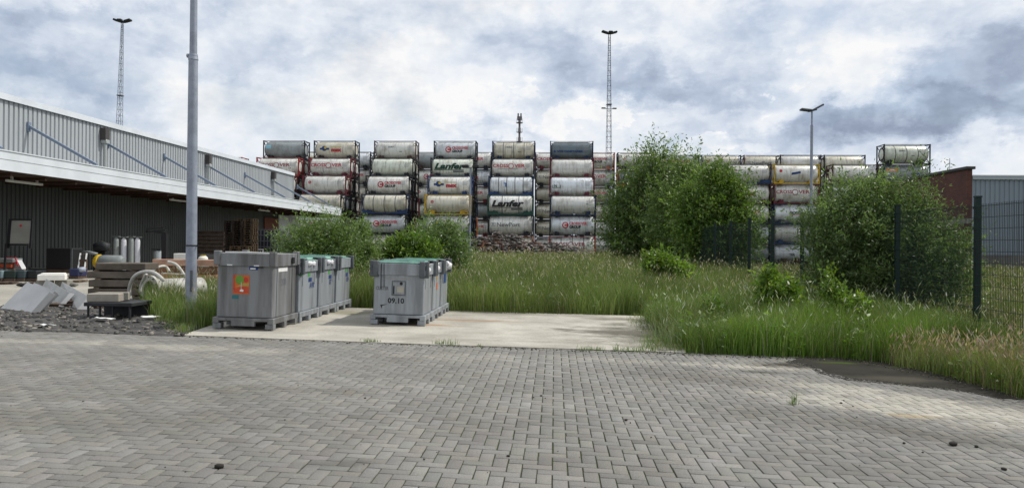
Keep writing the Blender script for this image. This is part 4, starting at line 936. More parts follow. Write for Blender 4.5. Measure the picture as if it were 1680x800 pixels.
# stack with platforms, far off
p = AT(852, 240, 220); t = AT(852, 187, 220); r = thing('flue_stack', (p[0], 220, 0), 'far slender flue stack with ringed platforms above the fifth stack of tanks', 'chimney'); Hs = t[2]
b = MB(); b.tube([(0, 0, 0), (0, 0, Hs-2)], .36, 10, .30); b.build('flue', mat('flue_brown', (.17, .16, .17), .7), r)
for k in range(9):
    z = Hs-2.8-k*2.7; b = MB(); b.tube([(0, 0, z), (0, 0, z+.12)], .8 if k else 1.0, 10)
    for a in range(6): b.bar((math.cos(a*1.047)*.85, math.sin(a*1.047)*.85, z), (math.cos(a*1.047)*.85, math.sin(a*1.047)*.85, z+1.3), .07)
    b.build('platform', mat('flue_brown', (.17, .16, .17), .7), r)
b = MB(); b.box(-.7, .7, -.4, .4, Hs-1.9, Hs-.9); b.box(-.6, -.2, -.3, .3, Hs-.85, Hs); b.box(.2, .6, -.3, .3, Hs-.85, Hs); b.build('aerial_head', mat('flue_brown', (.17, .16, .17), .7), r)
# slim pole with two flat floodlights
p = AT(1331, 300, 58); t = AT(1330, 184, 58); r = thing('floodlight_pole', (p[0], 58, zg(p[0], 58)), 'slim grey floodlight pole with two flat lamps, above the big right shrub', 'lamp pole'); Hp = t[2]-zg(p[0], 58)
b = MB(); b.tube([(0, 0, 0), (0, 0, Hp-1.0)], .115, 12, .10); b.tube([(0, 0, Hp-1.0), (0, 0, Hp)], .06, 10); b.build('pole', pole_steel, r, smooth=40)
b = MB(); b.bar((-.3, 0, Hp), (.35, 0, Hp+.15), .1); b.build('bracket', rim_steel, r)
for (x, a, zz) in ((-.42, .12, .12), (.42, -.5, .3)):
    b = MB(); b.bbox(-.42, .42, -.3, .3, -.07, .07, .03, Matrix.Translation((x, 0, Hp+zz)) @ Matrix.Rotation(a, 4, 'Y')); b.build('floodlight', rim_steel, r)
# small double lamp pole before the fourth stack
p = AT(771, 380, 70); t = AT(771, 276, 70); r = thing('floodlight_pole', (p[0], 70, 0), 'short thin pole with two dark lamps before the fourth stack of tanks', 'lamp pole')
b = MB(); b.tube([(0, 0, 0), (0, 0, t[2])], .095, 10, .07); b.build('pole', pole_steel, r, smooth=40)
for sx in (-1, 1):
    b = MB(); b.bar((0, 0, t[2]), (sx*.5, 0, t[2]+.1), .06); b.bbox(sx*.48-.3, sx*.48+.3, -.25, .25, t[2]-.02, t[2]+.26, .05); b.build('floodlight', dark_steel, r)

# ================================================================== CLUTTER IN THE YARD
def S(px, py): return G(px, py)
def mpp(Y): return Y/F                 # metres per photo pixel at depth Y
def place(name, px, py, label, cat, group=None, rz=0.):
    p = G(px, py); p.z += 0; r = thing(name, p, label, cat, group, rz); return r, p.y/F
# bent white sheet panels
sheet_m = mat('white_sheet', (.50, .50, .49), .35, .1, .12, 3)
def bent(P, flange, name='sheet_panel', label='', col=sheet_m, th=.012, foldw=.2):
    # P: four corners tl tr br bl in world space; the right hand edge is folded down
    r = thing(name, P[3], label, 'sheet panel', 'bent white sheet panels leaning on each other'); o_ = Vector(P[3]); q = [Vector(p)-o_ for p in P]
    n = (q[1]-q[0]).cross(q[3]-q[0]).normalized()*th
    b = MB(); b.add([q[0], q[1], q[2], q[3]]+[v+n for v in q], [(0, 1, 2, 3), (7, 6, 5, 4), (0, 4, 5, 1), (1, 5, 6, 2), (2, 6, 7, 3), (3, 7, 4, 0)]); b.build('sheet', col, r)
    if flange:
        f = Vector(flange); b = MB(); v = [q[1], q[2], q[2]+f, q[1]+f]; m2 = (v[1]-v[0]).cross(v[3]-v[0]).normalized()*th
        b.add(v+[k+m2 for k in v], [(0, 1, 2, 3), (7, 6, 5, 4), (0, 4, 5, 1), (1, 5, 6, 2), (2, 6, 7, 3), (3, 7, 4, 0)]); b.build('folded_edge', col, r)
    return r
def q4(pts, Ys): return [AT(px, py, y) for (px, py), y in zip(pts, Ys)]
def lean(tl, tr, br, bl, up):        # lower corners just over the gravel, upper corners further back
    yb = [G(*br).y-.25, G(*bl).y-.25]; return [AT(*tl, yb[1]+up), AT(*tr, yb[0]+up*.75), AT(*br, yb[0]), AT(*bl, yb[1])]
bent(lean((45, 463), (82, 479), (51, 513), (1, 506), .17), (.08, .05, -.06), label='largest bent white sheet panel, leftmost, lying towards the gravel')
bent(lean((56, 464), (90, 478), (60, 509), (24, 502), .17), (.06, .05, -.07), label='bent white sheet panel sandwiched just right of the leftmost one')
bent(lean((76, 458), (115, 481), (96, 503), (62, 484), .22), (.10, .0, -.02), label='bent white sheet panel in the middle with a pointed top')
bent(lean((102, 463), (146, 487), (127, 508), (92, 492), .2), (.17, -.02, -.08), label='rightmost bent white sheet panel with a bright folded tip')
r, k = place('timber_skid', 95, 508, 'dark timber skid under the bent white sheet panels', 'skid')
b = MB(); b.bbox(-.55, .6, .35, .8, 0, .08, .01); b.bbox(-.1, .6, .4, .7, .083, .14, .01); b.build('planks', dark_wood, r)
# white foam block on brick stack
foam = mat('foam_white', (.75, .74, .70), .8, 0, .08, 3)
r, k = place('white_block', 86, 470, 'white block with a stepped lid on small concrete blocks behind the bent sheets', 'block')
b = MB(); b.bbox(-.38, .38, -.34, .34, .20, .38, .012, Matrix.Rotation(.5, 4, 'Z')); b.build('slab', foam, r)
b = MB(); b.bbox(-.30, .36, -.30, .28, .383, .42, .012, Matrix.Rotation(.5, 4, 'Z')); b.build('lid', foam, r)
r, k = place('concrete_block', 74, 470, 'grey concrete block under the left of the white block', 'block', 'concrete blocks under the white block'); b = MB(); b.bbox(-.2, .2, -.15, .15, 0, .197, .012); b.build('block', concrete_m, r)
r, k = place('concrete_block', 102, 470, 'grey concrete block under the right of the white block', 'block', 'concrete blocks under the white block'); b = MB(); b.bbox(-.16, .26, -.15, .15, 0, .197, .012); b.build('block', concrete_m, r)
# stack of thick slabs
slab_d = mat('old_slab', (.15, .125, .10), .9, 0, .4, 2, bump=.4, bscale=15)
base = G(190, 498); Ystk = base.y+.3
zz = base.z+.02; N_ = 5; hts = [.34, .26, .30, .30, .30]
names = ['bottom', 'second from bottom', 'middle', 'second from top', 'top']
for i in range(N_):
    L_ = (1.28, 1.25, 1.28, 1.32, 1.18)[i]; x = (.05, .07, .1, .08, .2)[i]; h = (.13, .145, .155, .15, .15)[i]
    r = thing('timber_slab', (base.x+x, Ystk, zz), f'thick weathered brown slab, {names[i]} of the tall pile beside the flanged pipe', 'slab', 'thick slabs in one pile', random.uniform(-.04, .04)+.12)
    b = MB(); b.bbox(-L_/2-.05, L_/2-.15, -.38, .38, 0, h, .012); b.build('slab', slab_d, r)
    if i < N_-1:
        b = MB()
        for xx in (-.5, .3): b.box(xx-.06, xx+.06, -.36, .36, h+.003, h+.032)
        b.build('spacer', wood, r)
    zz += h+.036
top_z = zz
# gas cylinders standing behind the pile
cyl_m = mat('white_cylinder', (.60, .60, .63), .35, .1, .12, 2)
for i, px in enumerate((190, 202.5, 214.5, 225)):
    p = G(px, 452-(i % 2 == 0)*2); hgt = AT(px, 389+(i % 2)*1, p.y)[2]-p.z
    r = thing('gas_cylinder', p, f'{["leftmost dull", "second, bright", "third, dull", "rightmost bright"][i]} white upright cylinder of four behind the slab pile', 'gas cylinder', 'upright white cylinders')
    rad = .115; b = MB(); b.lathe([(rad, 0), (rad, hgt-.22), (rad*.9, hgt-.12), (rad*.55, hgt-.05), (.035, hgt)], 16); b.build('cylinder', cyl_m if i % 2 else mat('dull_cylinder', (.26, .28, .27), .5, .1, .15, 2), r, smooth=40)
    b = MB(); b.box(-.14, .17, -.1, .1, hgt+.001, hgt+.02); b.build('cap_plate', mat('dull_cylinder', (.26, .28, .27), .5, .1, .15, 2), r)
# single slab on a dark steel table
r, k = place('steel_table', 190, 522, 'low dark steel table on thin legs before the slab pile', 'table')
b = MB(); b.bbox(-.40, .50, -.35, .35, .24, .31, .01); b.build('tabletop', dark_steel, r)
b = MB(); b.box(-.38, .48, .25, .3, .02, .24); b.build('back_plate', dark_steel, r)
for x in (-.34, -.12, .12, .44): b = MB(); b.bar((x, -.3, 0), (x, -.3, .24), .03); b.build('leg', dark_steel, r)
q = G(190, 522); r = thing('paving_slab', (q.x-.12, q.y, q.z+.313), 'square grey slab lying on the low dark steel table', 'slab'); b = MB(); b.bbox(-.30, .26, -.25, .25, 0, .15, .012, Matrix.Rotation(.15, 4, 'Z')); b.build('slab', mat('pale_slab', (.34, .31, .26), .85, 0, .25, 3), r)
# flanged pipe with hoses
pipe_w = mat('flange_pipe', (.42, .41, .38), .6, .1, .35, 4)
r, k = place('flanged_pipe', 249, 503, 'large off-white flanged pipe end lying open mouth forward in the grass', 'pipe', rz=-.5)
rad = .27; k = Matrix.Translation((0, 0, .34)) @ Matrix.Rotation(R(90), 4, 'X')
b = MB()
prof = [(rad*.8, -1.2), (rad*.93, -1.2), (rad*.93, .0), (rad*1.22, .0), (rad*1.22, .06), (rad*.80, .06)]
n = 28; vs = []
for (rr, z) in prof:
    for j in range(n): a = 6.2832*j/n; vs.append(k @ Vector((rr*math.cos(a), rr*math.sin(a), z)))
m_ = len(prof); b.add(vs, [(i*n+j, i*n+(j+1) % n, ((i+1) % m_)*n+(j+1) % n, ((i+1) % m_)*n+j) for i in range(m_) for j in range(n)])
b.build('pipe', pipe_w, r, smooth=35)
b = MB(); b.lathe([(rad*.79, -.9), (rad*.79, -.88)], 24, k); b.build('dark_inside', black, r)
b = MB()
for j in range(12): a = 6.2832*j/12; c_ = k @ Vector((rad*1.1*math.cos(a), rad*1.1*math.sin(a), .07)); b = MB(); b.box(c_.x-.015, c_.x+.015, c_.y-.02, c_.y+.005, c_.z-.015, c_.z+.015); b.build('bolt', dark_steel, r)
hose_m = mat('pale_hose', (.50, .49, .45), .55, 0, .2, 4)
def hose(pts, rr, label, name='hose'):
    ps = [AT(*p) for p in pts]; o_ = Vector((ps[0].x, ps[0].y, zg(ps[0].x, ps[0].y)))
    # smooth
    out = []
    for i in range(len(ps)-1):
        p0, p1, p2, p3 = ps[max(i-1, 0)], ps[i], ps[i+1], ps[min(i+2, len(ps)-1)]
        for j in range(6):
            t = j/6; out.append(.5*((2*p1)+(p2-p0)*t+(2*p0-5*p1+4*p2-p3)*t*t+(-p0+3*p1-3*p2+p3)*t**3)-o_)
    out.append(ps[-1]-o_); b = MB(); b.tube(out, rr, 8); o = b.build(name, hose_m, None, smooth=True, loc=o_); tag(o, label, 'hose', 'pale hoses by the flanged pipe')
Yh = base.y-.9
hose([(214, 492, Yh), (212, 475, Yh), (219, 456, Yh-.1), (234, 447, Yh-.2), (252, 448, Yh-.3), (266, 458, Yh-.4), (268, 462, Yh-.4)], .04, 'thick pale hose looping over the flanged pipe mouth')
hose([(230, 480, Yh+.1), (232, 466, Yh+.1), (240, 450, Yh)], .03, 'short pale hose standing behind the flanged pipe')
hose([(250, 444, 19.5), (262, 438, 19.7), (272, 438, 20), (278, 446, 20)], .035, 'pale hose arching behind the flanged pipe towards the beams')
hose([(275, 430, 20.5), (288, 434, 20.5), (298, 445, 20.5), (304, 456, 20.5)], .04, 'pale hose bending down beside the orange beams')
hose([(265, 449, 20.3), (285, 450, 20.3), (306, 451, 20.3)], .02, 'thin straight pale hose lying across the orange beams')
# orange beams in a pile
beam_m = [mat('orange_beam', (.42, .17, .08), .7, 0, .35, 3), mat('pink_beam', (.45, .27, .19), .8, 0, .35, 3), mat('brown_beam', (.17, .085, .05), .8, 0, .3, 3)]
pos = G(310, 470)
for row in range(4):
    for j in range(3):
        y = 23.5+j*.42; z = zg(-9.4, y)+.02+row*.235; x = AT(305, 450, y)[0]+random.uniform(-.1, .1)
        wv = ('bottom', 'second', 'third', 'top')[row]; dv = ('front', 'middle', 'rear')[j]
        o = MB(); o.bbox(-1.05, 1.05, -.16, .16, 0, .20, .01); o = o.build('timber_beam', beam_m[(row*2+j*5+(row == 3)) % 2 if row in (1, 3) else (row+j) % 3], None, loc=(x, y, z)); o.rotation_euler.z = random.uniform(-.03, .03)
        tag(o, f'orange-brown beam, {wv} layer, {dv} of the pile behind the lamp pole', 'beam', 'orange-brown beams in a pile')
# hand stacker with silver drum
r, k = place('hand_stacker', 268, 452, 'black upright stacker with a long handle in front of the corrugated wall', 'stacker'); s = G(268, 452).y/F
b = MB(); b.box(-2*s, 6*s, -.1, .1, 18*s, 70*s); b.build('mast_post', black, r)
b = MB(); b.bar((4*s, 0, 71*s), (-16*s, 0, 73*s), .1); b.bar((3*s, 0, 76*s), (-30*s, 0, 72*s), .07); b.bar((-30*s, 0, 72*s), (-28*s, 0, 77*s), .07); b.bar((-30*s, 0, 77*s), (0, 0, 80*s), .06); b.build('handle', black, r)
b = MB(); b.box(-12*s, 6*s, -.25, .25, .06, .26); b.tube([(-.2, -.2, .08), (-.2, .2, .08)], .08, 10); b.build('base', black, r)
r, k = place('silver_drum', 259, 449, 'silver upright drum beside the black stacker', 'drum'); b = MB(); b.lathe([(.2, 0), (.2, 1.02), (.16, 1.12), (.05, 1.14)], 16); b.build('drum', mat('drum_silver', (.38, .40, .40), .35, .5), r, smooth=40)
b = MB(); b.box(-.22, .22, -.22, .22, 1.145, 1.2); b.build('lid', black, r)
# white cabinet and barrel
r, k = place('white_cabinet', 300, 449, 'white machine cabinet with a dark slot, left of the lamp pole', 'cabinet'); b = MB(); b.bbox(-.33, .42, -.3, .3, .45, .98, .02); b.build('upper_box', foam, r); b = MB(); b.bbox(-.3, .38, -.25, .3, .05, .35, .02); b.build('lower_box', white, r); b = MB(); b.box(-.28, .35, -.2, .28, .35, .45); b.build('dark_slot', black, r)
r, k = place('white_barrel', 333, 447, 'white plastic barrel with a yellow lid, right of the lamp pole', 'barrel'); b = MB(); b.lathe([(.22, 0), (.25, .15), (.25, .5), (.23, .75), (.15, .82)], 16); b.build('barrel', foam, r, smooth=40); b = MB(); b.lathe([(.14, .821), (.14, .87)], 14); b.build('lid', PN['yellow'], r)
b = MB(); b.tube([(.2, 0, .3), (.45, 0, .35), (.5, 0, .6)], .05, 8); b.build('spout', foam, r)
# display board on a frame
r, k = place('display_board', 28, 458, 'pale board with a small red emblem in a dark frame leaning at the wall', 'board'); s = G(28, 458).y/F
MT = Matrix.Rotation(-.10, 4, 'X'); hb = 60*s
b = MB(); b.box(-17*s, 18*s, -.03, .0, hb, hb+40*s, MT); b.build('board', mat('board_pale', (.24, .24, .215), .6, 0, .15, 2), r)
b = MB()
for (x0, x1, z0, z1) in ((-22*s, 20*s, hb+40*s, hb+43*s), (-22*s, -17*s, hb-8*s, hb+40*s), (18*s, 21*s, hb-8*s, hb+40*s), (-22*s, 20*s, hb-3*s, hb)): b.box(x0, x1, -.05, .03, z0, z1, MT)
b.build('board_frame', black, r)
for x in (-20*s, 20*s): b = MB(); b.bar((x, -.1, 0), (x*.98, -.02, hb), .06); b.build('leg', black, r)
b = MB(); disc(b, 0, hb+31*s, .055, lambda x, z: MT @ Vector((x, -.035, z))); b.build('emblem', PN['red'], r)
# black crate, tipped frame, blue crates, machine
r, k = place('black_crate', 106, 452, 'large black plastic crate standing against the corrugated wall', 'crate'); s = k
s = G(106, 452).y/F
b = MB(); b.bbox(-23*s, 22*s, -.4, .4, .28, 46*s, .03); b.build('box', black, r); b = MB(); b.box(-22*s, 20*s, -.38, .38, .12, .275); b.build('pallet', dark_wood, r); b = MB(); b.box(20*s, 23*s, -.41, -.38, .3, 46*s); b.build('corner_strip', rim_steel, r)
r, k = place('white_rack', 141, 455, 'white leaning A-frame rack right of the black crate', 'rack'); s = G(141, 455).y/F
for x in (-8, 3): b = MB(); b.bar((x*s, -.3, 0), ((x-7)*s, .2, 40*s), .05); b.build('upright', white, r)
b = MB(); b.bar((-14*s, .15, 36*s), (-5*s, .15, 36*s), .04); b.bar((-9*s, -.1, 12*s), (2*s, -.1, 12*s), .04); b.box(-12*s, 0, .0, .1, 8*s, 30*s); b.build('shelf', dark_wood, r)
r, k = place('horizontal_tank', 176, 453, 'grey horizontal tank with a yellow end cap left of the white cylinders', 'tank'); s = G(176, 453).y/F
b = MB(); b.lathe([(.05, -.1), (.25, -.05), (.31, .1), (.31, .95), (.2, 1.1), (.03, 1.12)], 18, Matrix.Translation((-.35, 0, .62)), 'X'); b.build('tank', mat('tank_grey', (.23, .25, .25), .5, .2, .2, 3), r, smooth=40)
b = MB(); b.lathe([(.05, -.16), (.26, -.12), (.34, 0), (.34, .08), (.3, .09)], 18, Matrix.Translation((-.42, 0, .62)), 'X'); b.build('end_cap', paint('cap_yellow', (.55, .36, .02)), r, smooth=40)
for x in (-.15, .5): b = MB(); b.box(x-.05, x+.05, -.25, .25, 0, .35); b.build('foot', dark_steel, r)
r, k = place('engine_block', 160, 448, 'dark round machine part behind the yellow capped tank', 'machine'); b = MB(); lump(b, (0, .3, 1.25), .36, (1.2, .8, .8), .12, 4); b.build('housing', dark_steel, r, smooth=True); b = MB(); b.box(-.3, .3, .1, .5, 0, 1.0); b.build('stand', black, r)
b = MB(); b.tube([(-.9, 0, .95), (-.4, -.1, 1.0), (0, 0, .9)], .08, 8); b.build('duct', mat('tank_grey', (.23, .25, .25), .5, .2, .2, 3), r, smooth=True)
r, k = place('machine_frame', 18, 456, 'orange and grey steel machine parts stacked at the left edge under the canopy', 'machine'); s = G(18, 456).y/F
for (x0, x1, z0, z1, m_, nm) in ((-20, 12, 26, 33, mat('tank_grey', (.23, .25, .25), .5, .2, .2, 3), 'grey_duct'), (-20, 9, 17, 24, paint('machine_orange', (.33, .07, .03)), 'orange_beam'), (-20, 2, 10, 16, mat('tank_grey', (.23, .25, .25), .5, .2, .2, 3), 'grey_plate'), (-20, 8, 5, 10, paint('machine_orange', (.33, .07, .03)), 'lower_beam')):
    b = MB(); b.bbox(x0*s, x1*s, -.3, .3, z0*s, z1*s, .02); b.build(nm, m_, r)
b = MB(); b.box(-3*s, 17*s, -.34, -.31, 33.5*s, 35*s); b.box(13*s, 19*s, -.34, -.31, 25*s, 26.5*s); b.bar((17*s, -.32, 35*s), (22*s, -.32, 20*s), .04); b.build('red_trim', PN['red'], r)
b = MB(); b.bar((10*s, 0, 25*s), (22*s, -.1, 10*s), .2, .4); b.build('chute', mat('chute_grey', (.35, .36, .37), .5, .2), r)
r, k = place('wooden_easel', 40, 457, 'dark panel in a light wooden frame tilted beside the orange machine parts', 'panel'); s = k
for x in (-12, 6): b = MB(); b.bar((x*s+.15, -.5, .12), ((x-8)*s+.0, .1, 15*s), .04); b.build('rail', wood, r)
b = MB(); b.add([(-11*s+.15, -.48, .14), (5*s+.15, -.48, .14), (-3*s, .1, 14*s), (-19*s, .1, 14*s)], [(0, 1, 2, 3)]); b.build('panel', black, r)
for i, (px, w, c, nm) in enumerate(((5, 12, (.16, .22, .24), 'pale blue crate at the far left edge of the yard'), (24, 16, (.02, .035, .03), 'dark green crate second from the left edge'), (42, 12, (.05, .07, .08), 'slate crate with a light rim in the row of crates'), (60, 14, (.012, .015, .018), 'black crate in the row left of the white block'), (128, 14, (.03, .035, .10), 'navy blue crate with a white sack on it'))):
    r, k = place('crate', px, 461 if i < 4 else 457, nm, 'crate', 'low crates along the wall'); s = G(px, 460).y/F
    b = MB(); b.bbox(-w*s*.6, w*s*.6, -.3, .3, .1, 17*s, .02); b.build('box', mat('crate_%d' % i, c, .5, 0, .2, 3), r); b = MB(); b.box(-w*s*.62, w*s*.62, -.32, .32, 0, .095); b.build('pallet', dark_wood, r)
    if i == 4: b = MB(); lump(b, (.2, -.1, .36), .15, (1.2, 1, .7), .25, 3); b.build('sack', mat('sack_grey', (.32, .35, .42), .7), r, smooth=True)
# pallets
def pallet_mesh(m):
    b = MB()
    for y in (-.35, 0, .35): b.box(-.6, .6, y-.05, y+.05, .0, .02)
    for y in (-.35, 0, .35):
        for x in (-.52, 0, .52): b.box(x-.07, x+.07, y-.05, y+.05, .022, .1)
    for x in (-.52, 0, .52): b.box(x-.05, x+.05, -.4, .4, .102, .12)
    for y in np.linspace(-.36, .36, 6): b.box(-.6, .6, y-.05, y+.05, .122, .142)
    return b.mesh('pallet', m)
pm = [pallet_mesh(mat('pallet_wood', (.09, .06, .035), .85, 0, .3, 4)), pallet_mesh(mat('pallet_dark', (.03, .02, .016), .85, 0, .3, 4))]
for (px, py, n_, mi, wh_) in ((386, 437, 20, 1, 'tall left pile'), (404, 437, 21, 0, 'tall right pile'), (396, 440, 9, 0, 'low front pile')):
    p = G(px, py); p.z = zg(p.x, p.y)
    for i in range(n_):
        o = link('wood_pallet', pm[mi], None, (p.x+random.uniform(-.03, .03), p.y, p.z+i*.146)); o.rotation_euler.z = random.uniform(-.05, .05)
        tag(o, f'wooden pallet in the {wh_} under the canopy, number {i+1} from the bottom', 'pallet', 'stacked pallets under the canopy')
r, k = place('narrow_crate', 378, 437, 'narrow upright wooden crate frame before the pallets', 'crate frame'); s = G(378, 437).y/F
b = MB()
for x in (-6, 6): b.box(x*s-.04, x*s+.04, -.04, .04, 24*s, 56*s)
b.box(-6*s, 6*s, -.04, .04, 55*s, 57*s); b.box(-6*s, 6*s, -.04, .04, 28*s, 29.5*s); b.build('rails', mat('new_wood', (.30, .26, .18), .8, 0, .2, 4), r)
b = MB(); b.box(-5.4*s, 5.4*s, 0, .02, 29.6*s, 54.5*s); b.build('panel', mat('net_brown', (.14, .12, .08), .8, 0, .4, 20), r)
b = MB(); b.box(-7*s, 22*s, -.1, .3, 0, 23*s); b.build('plinth', dark_wood, r)
r, k = place('grid_rack', 441, 436, 'dark wire grid rack with shelves right of the pallets', 'rack'); s = G(441, 436).y/F
b = MB()
for x in np.linspace(-20, 20, 8): b.bar((x*s, 0, 0), (x*s, 0, 60*s), .045)
for z in np.linspace(12, 60, 6): b.bar((-20*s, 0, z*s), (20*s, 0, z*s), .05)
b.build('grid', mat('rack_grey', (.12, .13, .15), .5, .3), r); b = MB(); b.box(-19*s, 19*s, .2, 1.0, 0, 58*s); b.build('load', mat('load_dark', (.025, .028, .035), .6), r)
for nm, px, pyb, w, h, c, lb, sh_ in (('bucket', 437, 428, 8, 24, (.02, .25, .12), 'green plastic bucket on top of a box behind the large bin', 1), ('tin', 444, 428, 6, 17, (.55, .42, .05), 'small yellow tin beside the green bucket', 1), ('blue_barrel', 457, 430, 10, 22, (.01, .035, .12), 'dark blue plastic barrel beside the yellow tin', 1)):
    r, k = place(nm, px, pyb+6, lb, nm.split('_')[-1]); s = G(px, pyb+6).y/F
    b = MB(); b.lathe([(w*s*.42, 0 if nm == 'blue_barrel' else 14*s), (w*s*.5, (h+5)*s), (w*s*.46, (h+6)*s)], 16); b.build('body', paint('p_'+nm, c), r, smooth=40)
    b = MB(); b.lathe([(w*s*.52, (h+4.2)*s), (w*s*.52, (h+5.2)*s)], 16); b.build('rim', paint('p_'+nm, c), r)
    if nm != 'blue_barrel': b = MB(); b.box(-w*s*.5, w*s*.5, -.2, .2, 0, 13.9*s); b.build('stand', dark_wood, r)
r, k = place('picture_frame', 425, 436, 'small white rectangular frame standing behind the large bin', 'frame stand'); s = G(425, 436).y/F
b = MB()
for x in (-6.5, 6.5): b.box(x*s-.03, x*s+.03, -.03, .03, 0, 27*s)
b.box(-6.5*s, 6.5*s, -.03, .03, 26*s, 27.6*s); b.build('rails', white, r)
r, k = place('grey_sack', 414, 437, 'grey-blue sack hanging on the side of the pallets', 'sack'); s = G(414, 437).y/F
b = MB(); lump(b, (0, 0, 27*s), .28, (.7, .6, 1.7), .15, 9); b.build('sack', mat('sack_grey', (.32, .35, .42), .7), r, smooth=True)
r, k = place('brush_heap', 345, 445, 'dark heap of sheeting and timber under the canopy right of the white barrel', 'heap'); b = MB(); lump(b, (0, 0, .45), .8, (1.5, .8, .6), .2, 12, 3); b.build('heap', mat('heap_dark', (.02, .02, .02), .9), r, smooth=True)
r, k = place('dark_timber_stack', 347, 434, 'wide stack of dark brown timber against the far wall under the canopy', 'timber stack'); s = G(347, 434).y/F
b = MB()
for z in range(9): b.box(-32*s+random.uniform(0, .4), 24*s, -.3, .3, z*.26, z*.26+.2)
b.build('timber', dark_wood, r)
# pallets and crates far right behind the fence, seen under the second right-hand stack
for i in range(5):
    p = AT(1306, 425, 60); o = link('wood_pallet', pm[0], None, (p.x, 60, zg(p.x, 60)+i*.146)); o.scale = (1.8, 1, 1); o.rotation_euler.z = .05
    tag(o, f'wooden pallet behind the fence left of the big shrub, number {i+1} from the bottom', 'pallet', 'pallets behind the fence')
# scraps on the gravel
for i, (px, py, w, l_, lb) in enumerate(((170, 530, .34, .08, 'thin white scrap strip on the gravel below the steel table'), (248, 527, .22, .16, 'crumpled white scrap near the edge of the gravel'), (75, 541, .3, .05, 'narrow white scrap at the front of the gravel'))):
    p = G(px, py); b = MB()
    n_ = 5; vs = []
    for a in range(n_):
        for c in range(3): vs.append((-w/2+w*a/(n_-1), -l_+l_*c+random.uniform(-.01, .01), .03+random.uniform(0, .04)))
    b.add(vs, [(a*3+c, (a+1)*3+c, (a+1)*3+c+1, a*3+c+1) for a in range(n_-1) for c in range(2)])
    o = b.build('scrap_sheet', white, None, loc=(p.x, p.y, p.z+.03)); tag(o, lb, 'scrap'); m_ = o.modifiers.new('s', 'SOLIDIFY'); m_.thickness = .006
# stones lying on the pavers
for i, (px, py, s_, lb) in enumerate(((359, 768, .028, 'small black stone on the pavers at the lower left'), (1564, 731, .034, 'largest dark clod on the pavers at the lower right'), (1602, 734, .018, 'small brown clod right of the largest one'), (1647, 771, .018, 'dark clod near the lower right corner'),
        (834, 749, .012, 'tiny dark pebble low in the middle of the pavers'), (1027, 690, .015, 'dark pebble right of the middle of the pavers'), (1483, 728, .014, 'dark pebble left of the largest clod'), (599, 654, .012, 'flat dark pebble on the pavers left of centre'), (1380, 662, .013, 'dark pebble below the wet silt patch'),
        (888, 650, .012, 'flat dark fleck on the pavers in the middle'), (1305, 655, .012, 'dark pebble below the small silt spot'))):
    p = G(px, py); b = MB(); lump(b, (0, 0, s_*.5), s_, (1.25, .9, .6), .12, i, 2); o = b.build('loose_stone', mat('clod_dark', (.035, .032, .028), .9, 0, .3, 40), None, smooth=True, loc=(p.x, p.y, p.z)); o.rotation_euler.z = i*.7; tag(o, lb, 'stone', 'loose stones on the pavers')


# more stores along the wall
for i, (px, py, w, h, lb, cat, m_) in enumerate(((70, 449, 30, 9, 'low dark bundle of steel profiles between the easel and the black crate', 'steel bundle', dark_steel), (215, 446, 22, 10, 'low dark wooden box behind the white cylinders', 'box', dark_wood), (285, 446, 16, 20, 'brown cardboard-coloured box left of the white cabinet', 'box', mat('box_brown', (.14, .09, .05), .85, 0, .2, 3)),
        (365, 440, 26, 12, 'dark low crate stack before the timber under the canopy', 'crate', dark_wood), (10, 466, 26, 4, 'flat dark pallet with scraps at the left edge of the yard', 'pallet', dark_wood), (60, 466, 22, 4, 'flat dark pallet lying right of the first one, before the crates', 'pallet', dark_wood), (132, 463, 14, 4, 'flat reddish pallet under the navy crate side', 'pallet', wood))):
    r, k = place('bundle' if cat == 'steel bundle' else cat, px, py, lb, cat); s = G(px, py).y/F; b = MB(); nl = max(2, int(h/3))
    for z in range(nl):
        for q in range(3): b.bbox(-w/2*s+random.uniform(-.08, .08), w/2*s+random.uniform(-.08, .08), -.36+q*.25, -.14+q*.25, z*h*s/nl+.002, (z+1)*h*s/nl-.012, .006)
    b.build('boards', m_, r)
for i, (px, py, r0, lb) in enumerate(((52, 437, .28, 'dark folded tarpaulin heap at the foot of the display board'), (118, 470, .13, 'small grey lump of rubble right of the white block'), (35, 470, .10, 'small dark lump on the yard floor before the crates'))):
    p = G(px, py+12 if i == 0 else py); b = MB(); lump(b, (0, 0, r0*.4), r0, (1.5, 1, .6), .25, 31+i, 2); o = b.build('heap' if i == 0 else 'rubble_lump', mat('heap_dark', (.02, .02, .02), .9) if i != 1 else concrete_m, None, smooth=True, loc=p); tag(o, lb, 'heap' if i == 0 else 'lump')

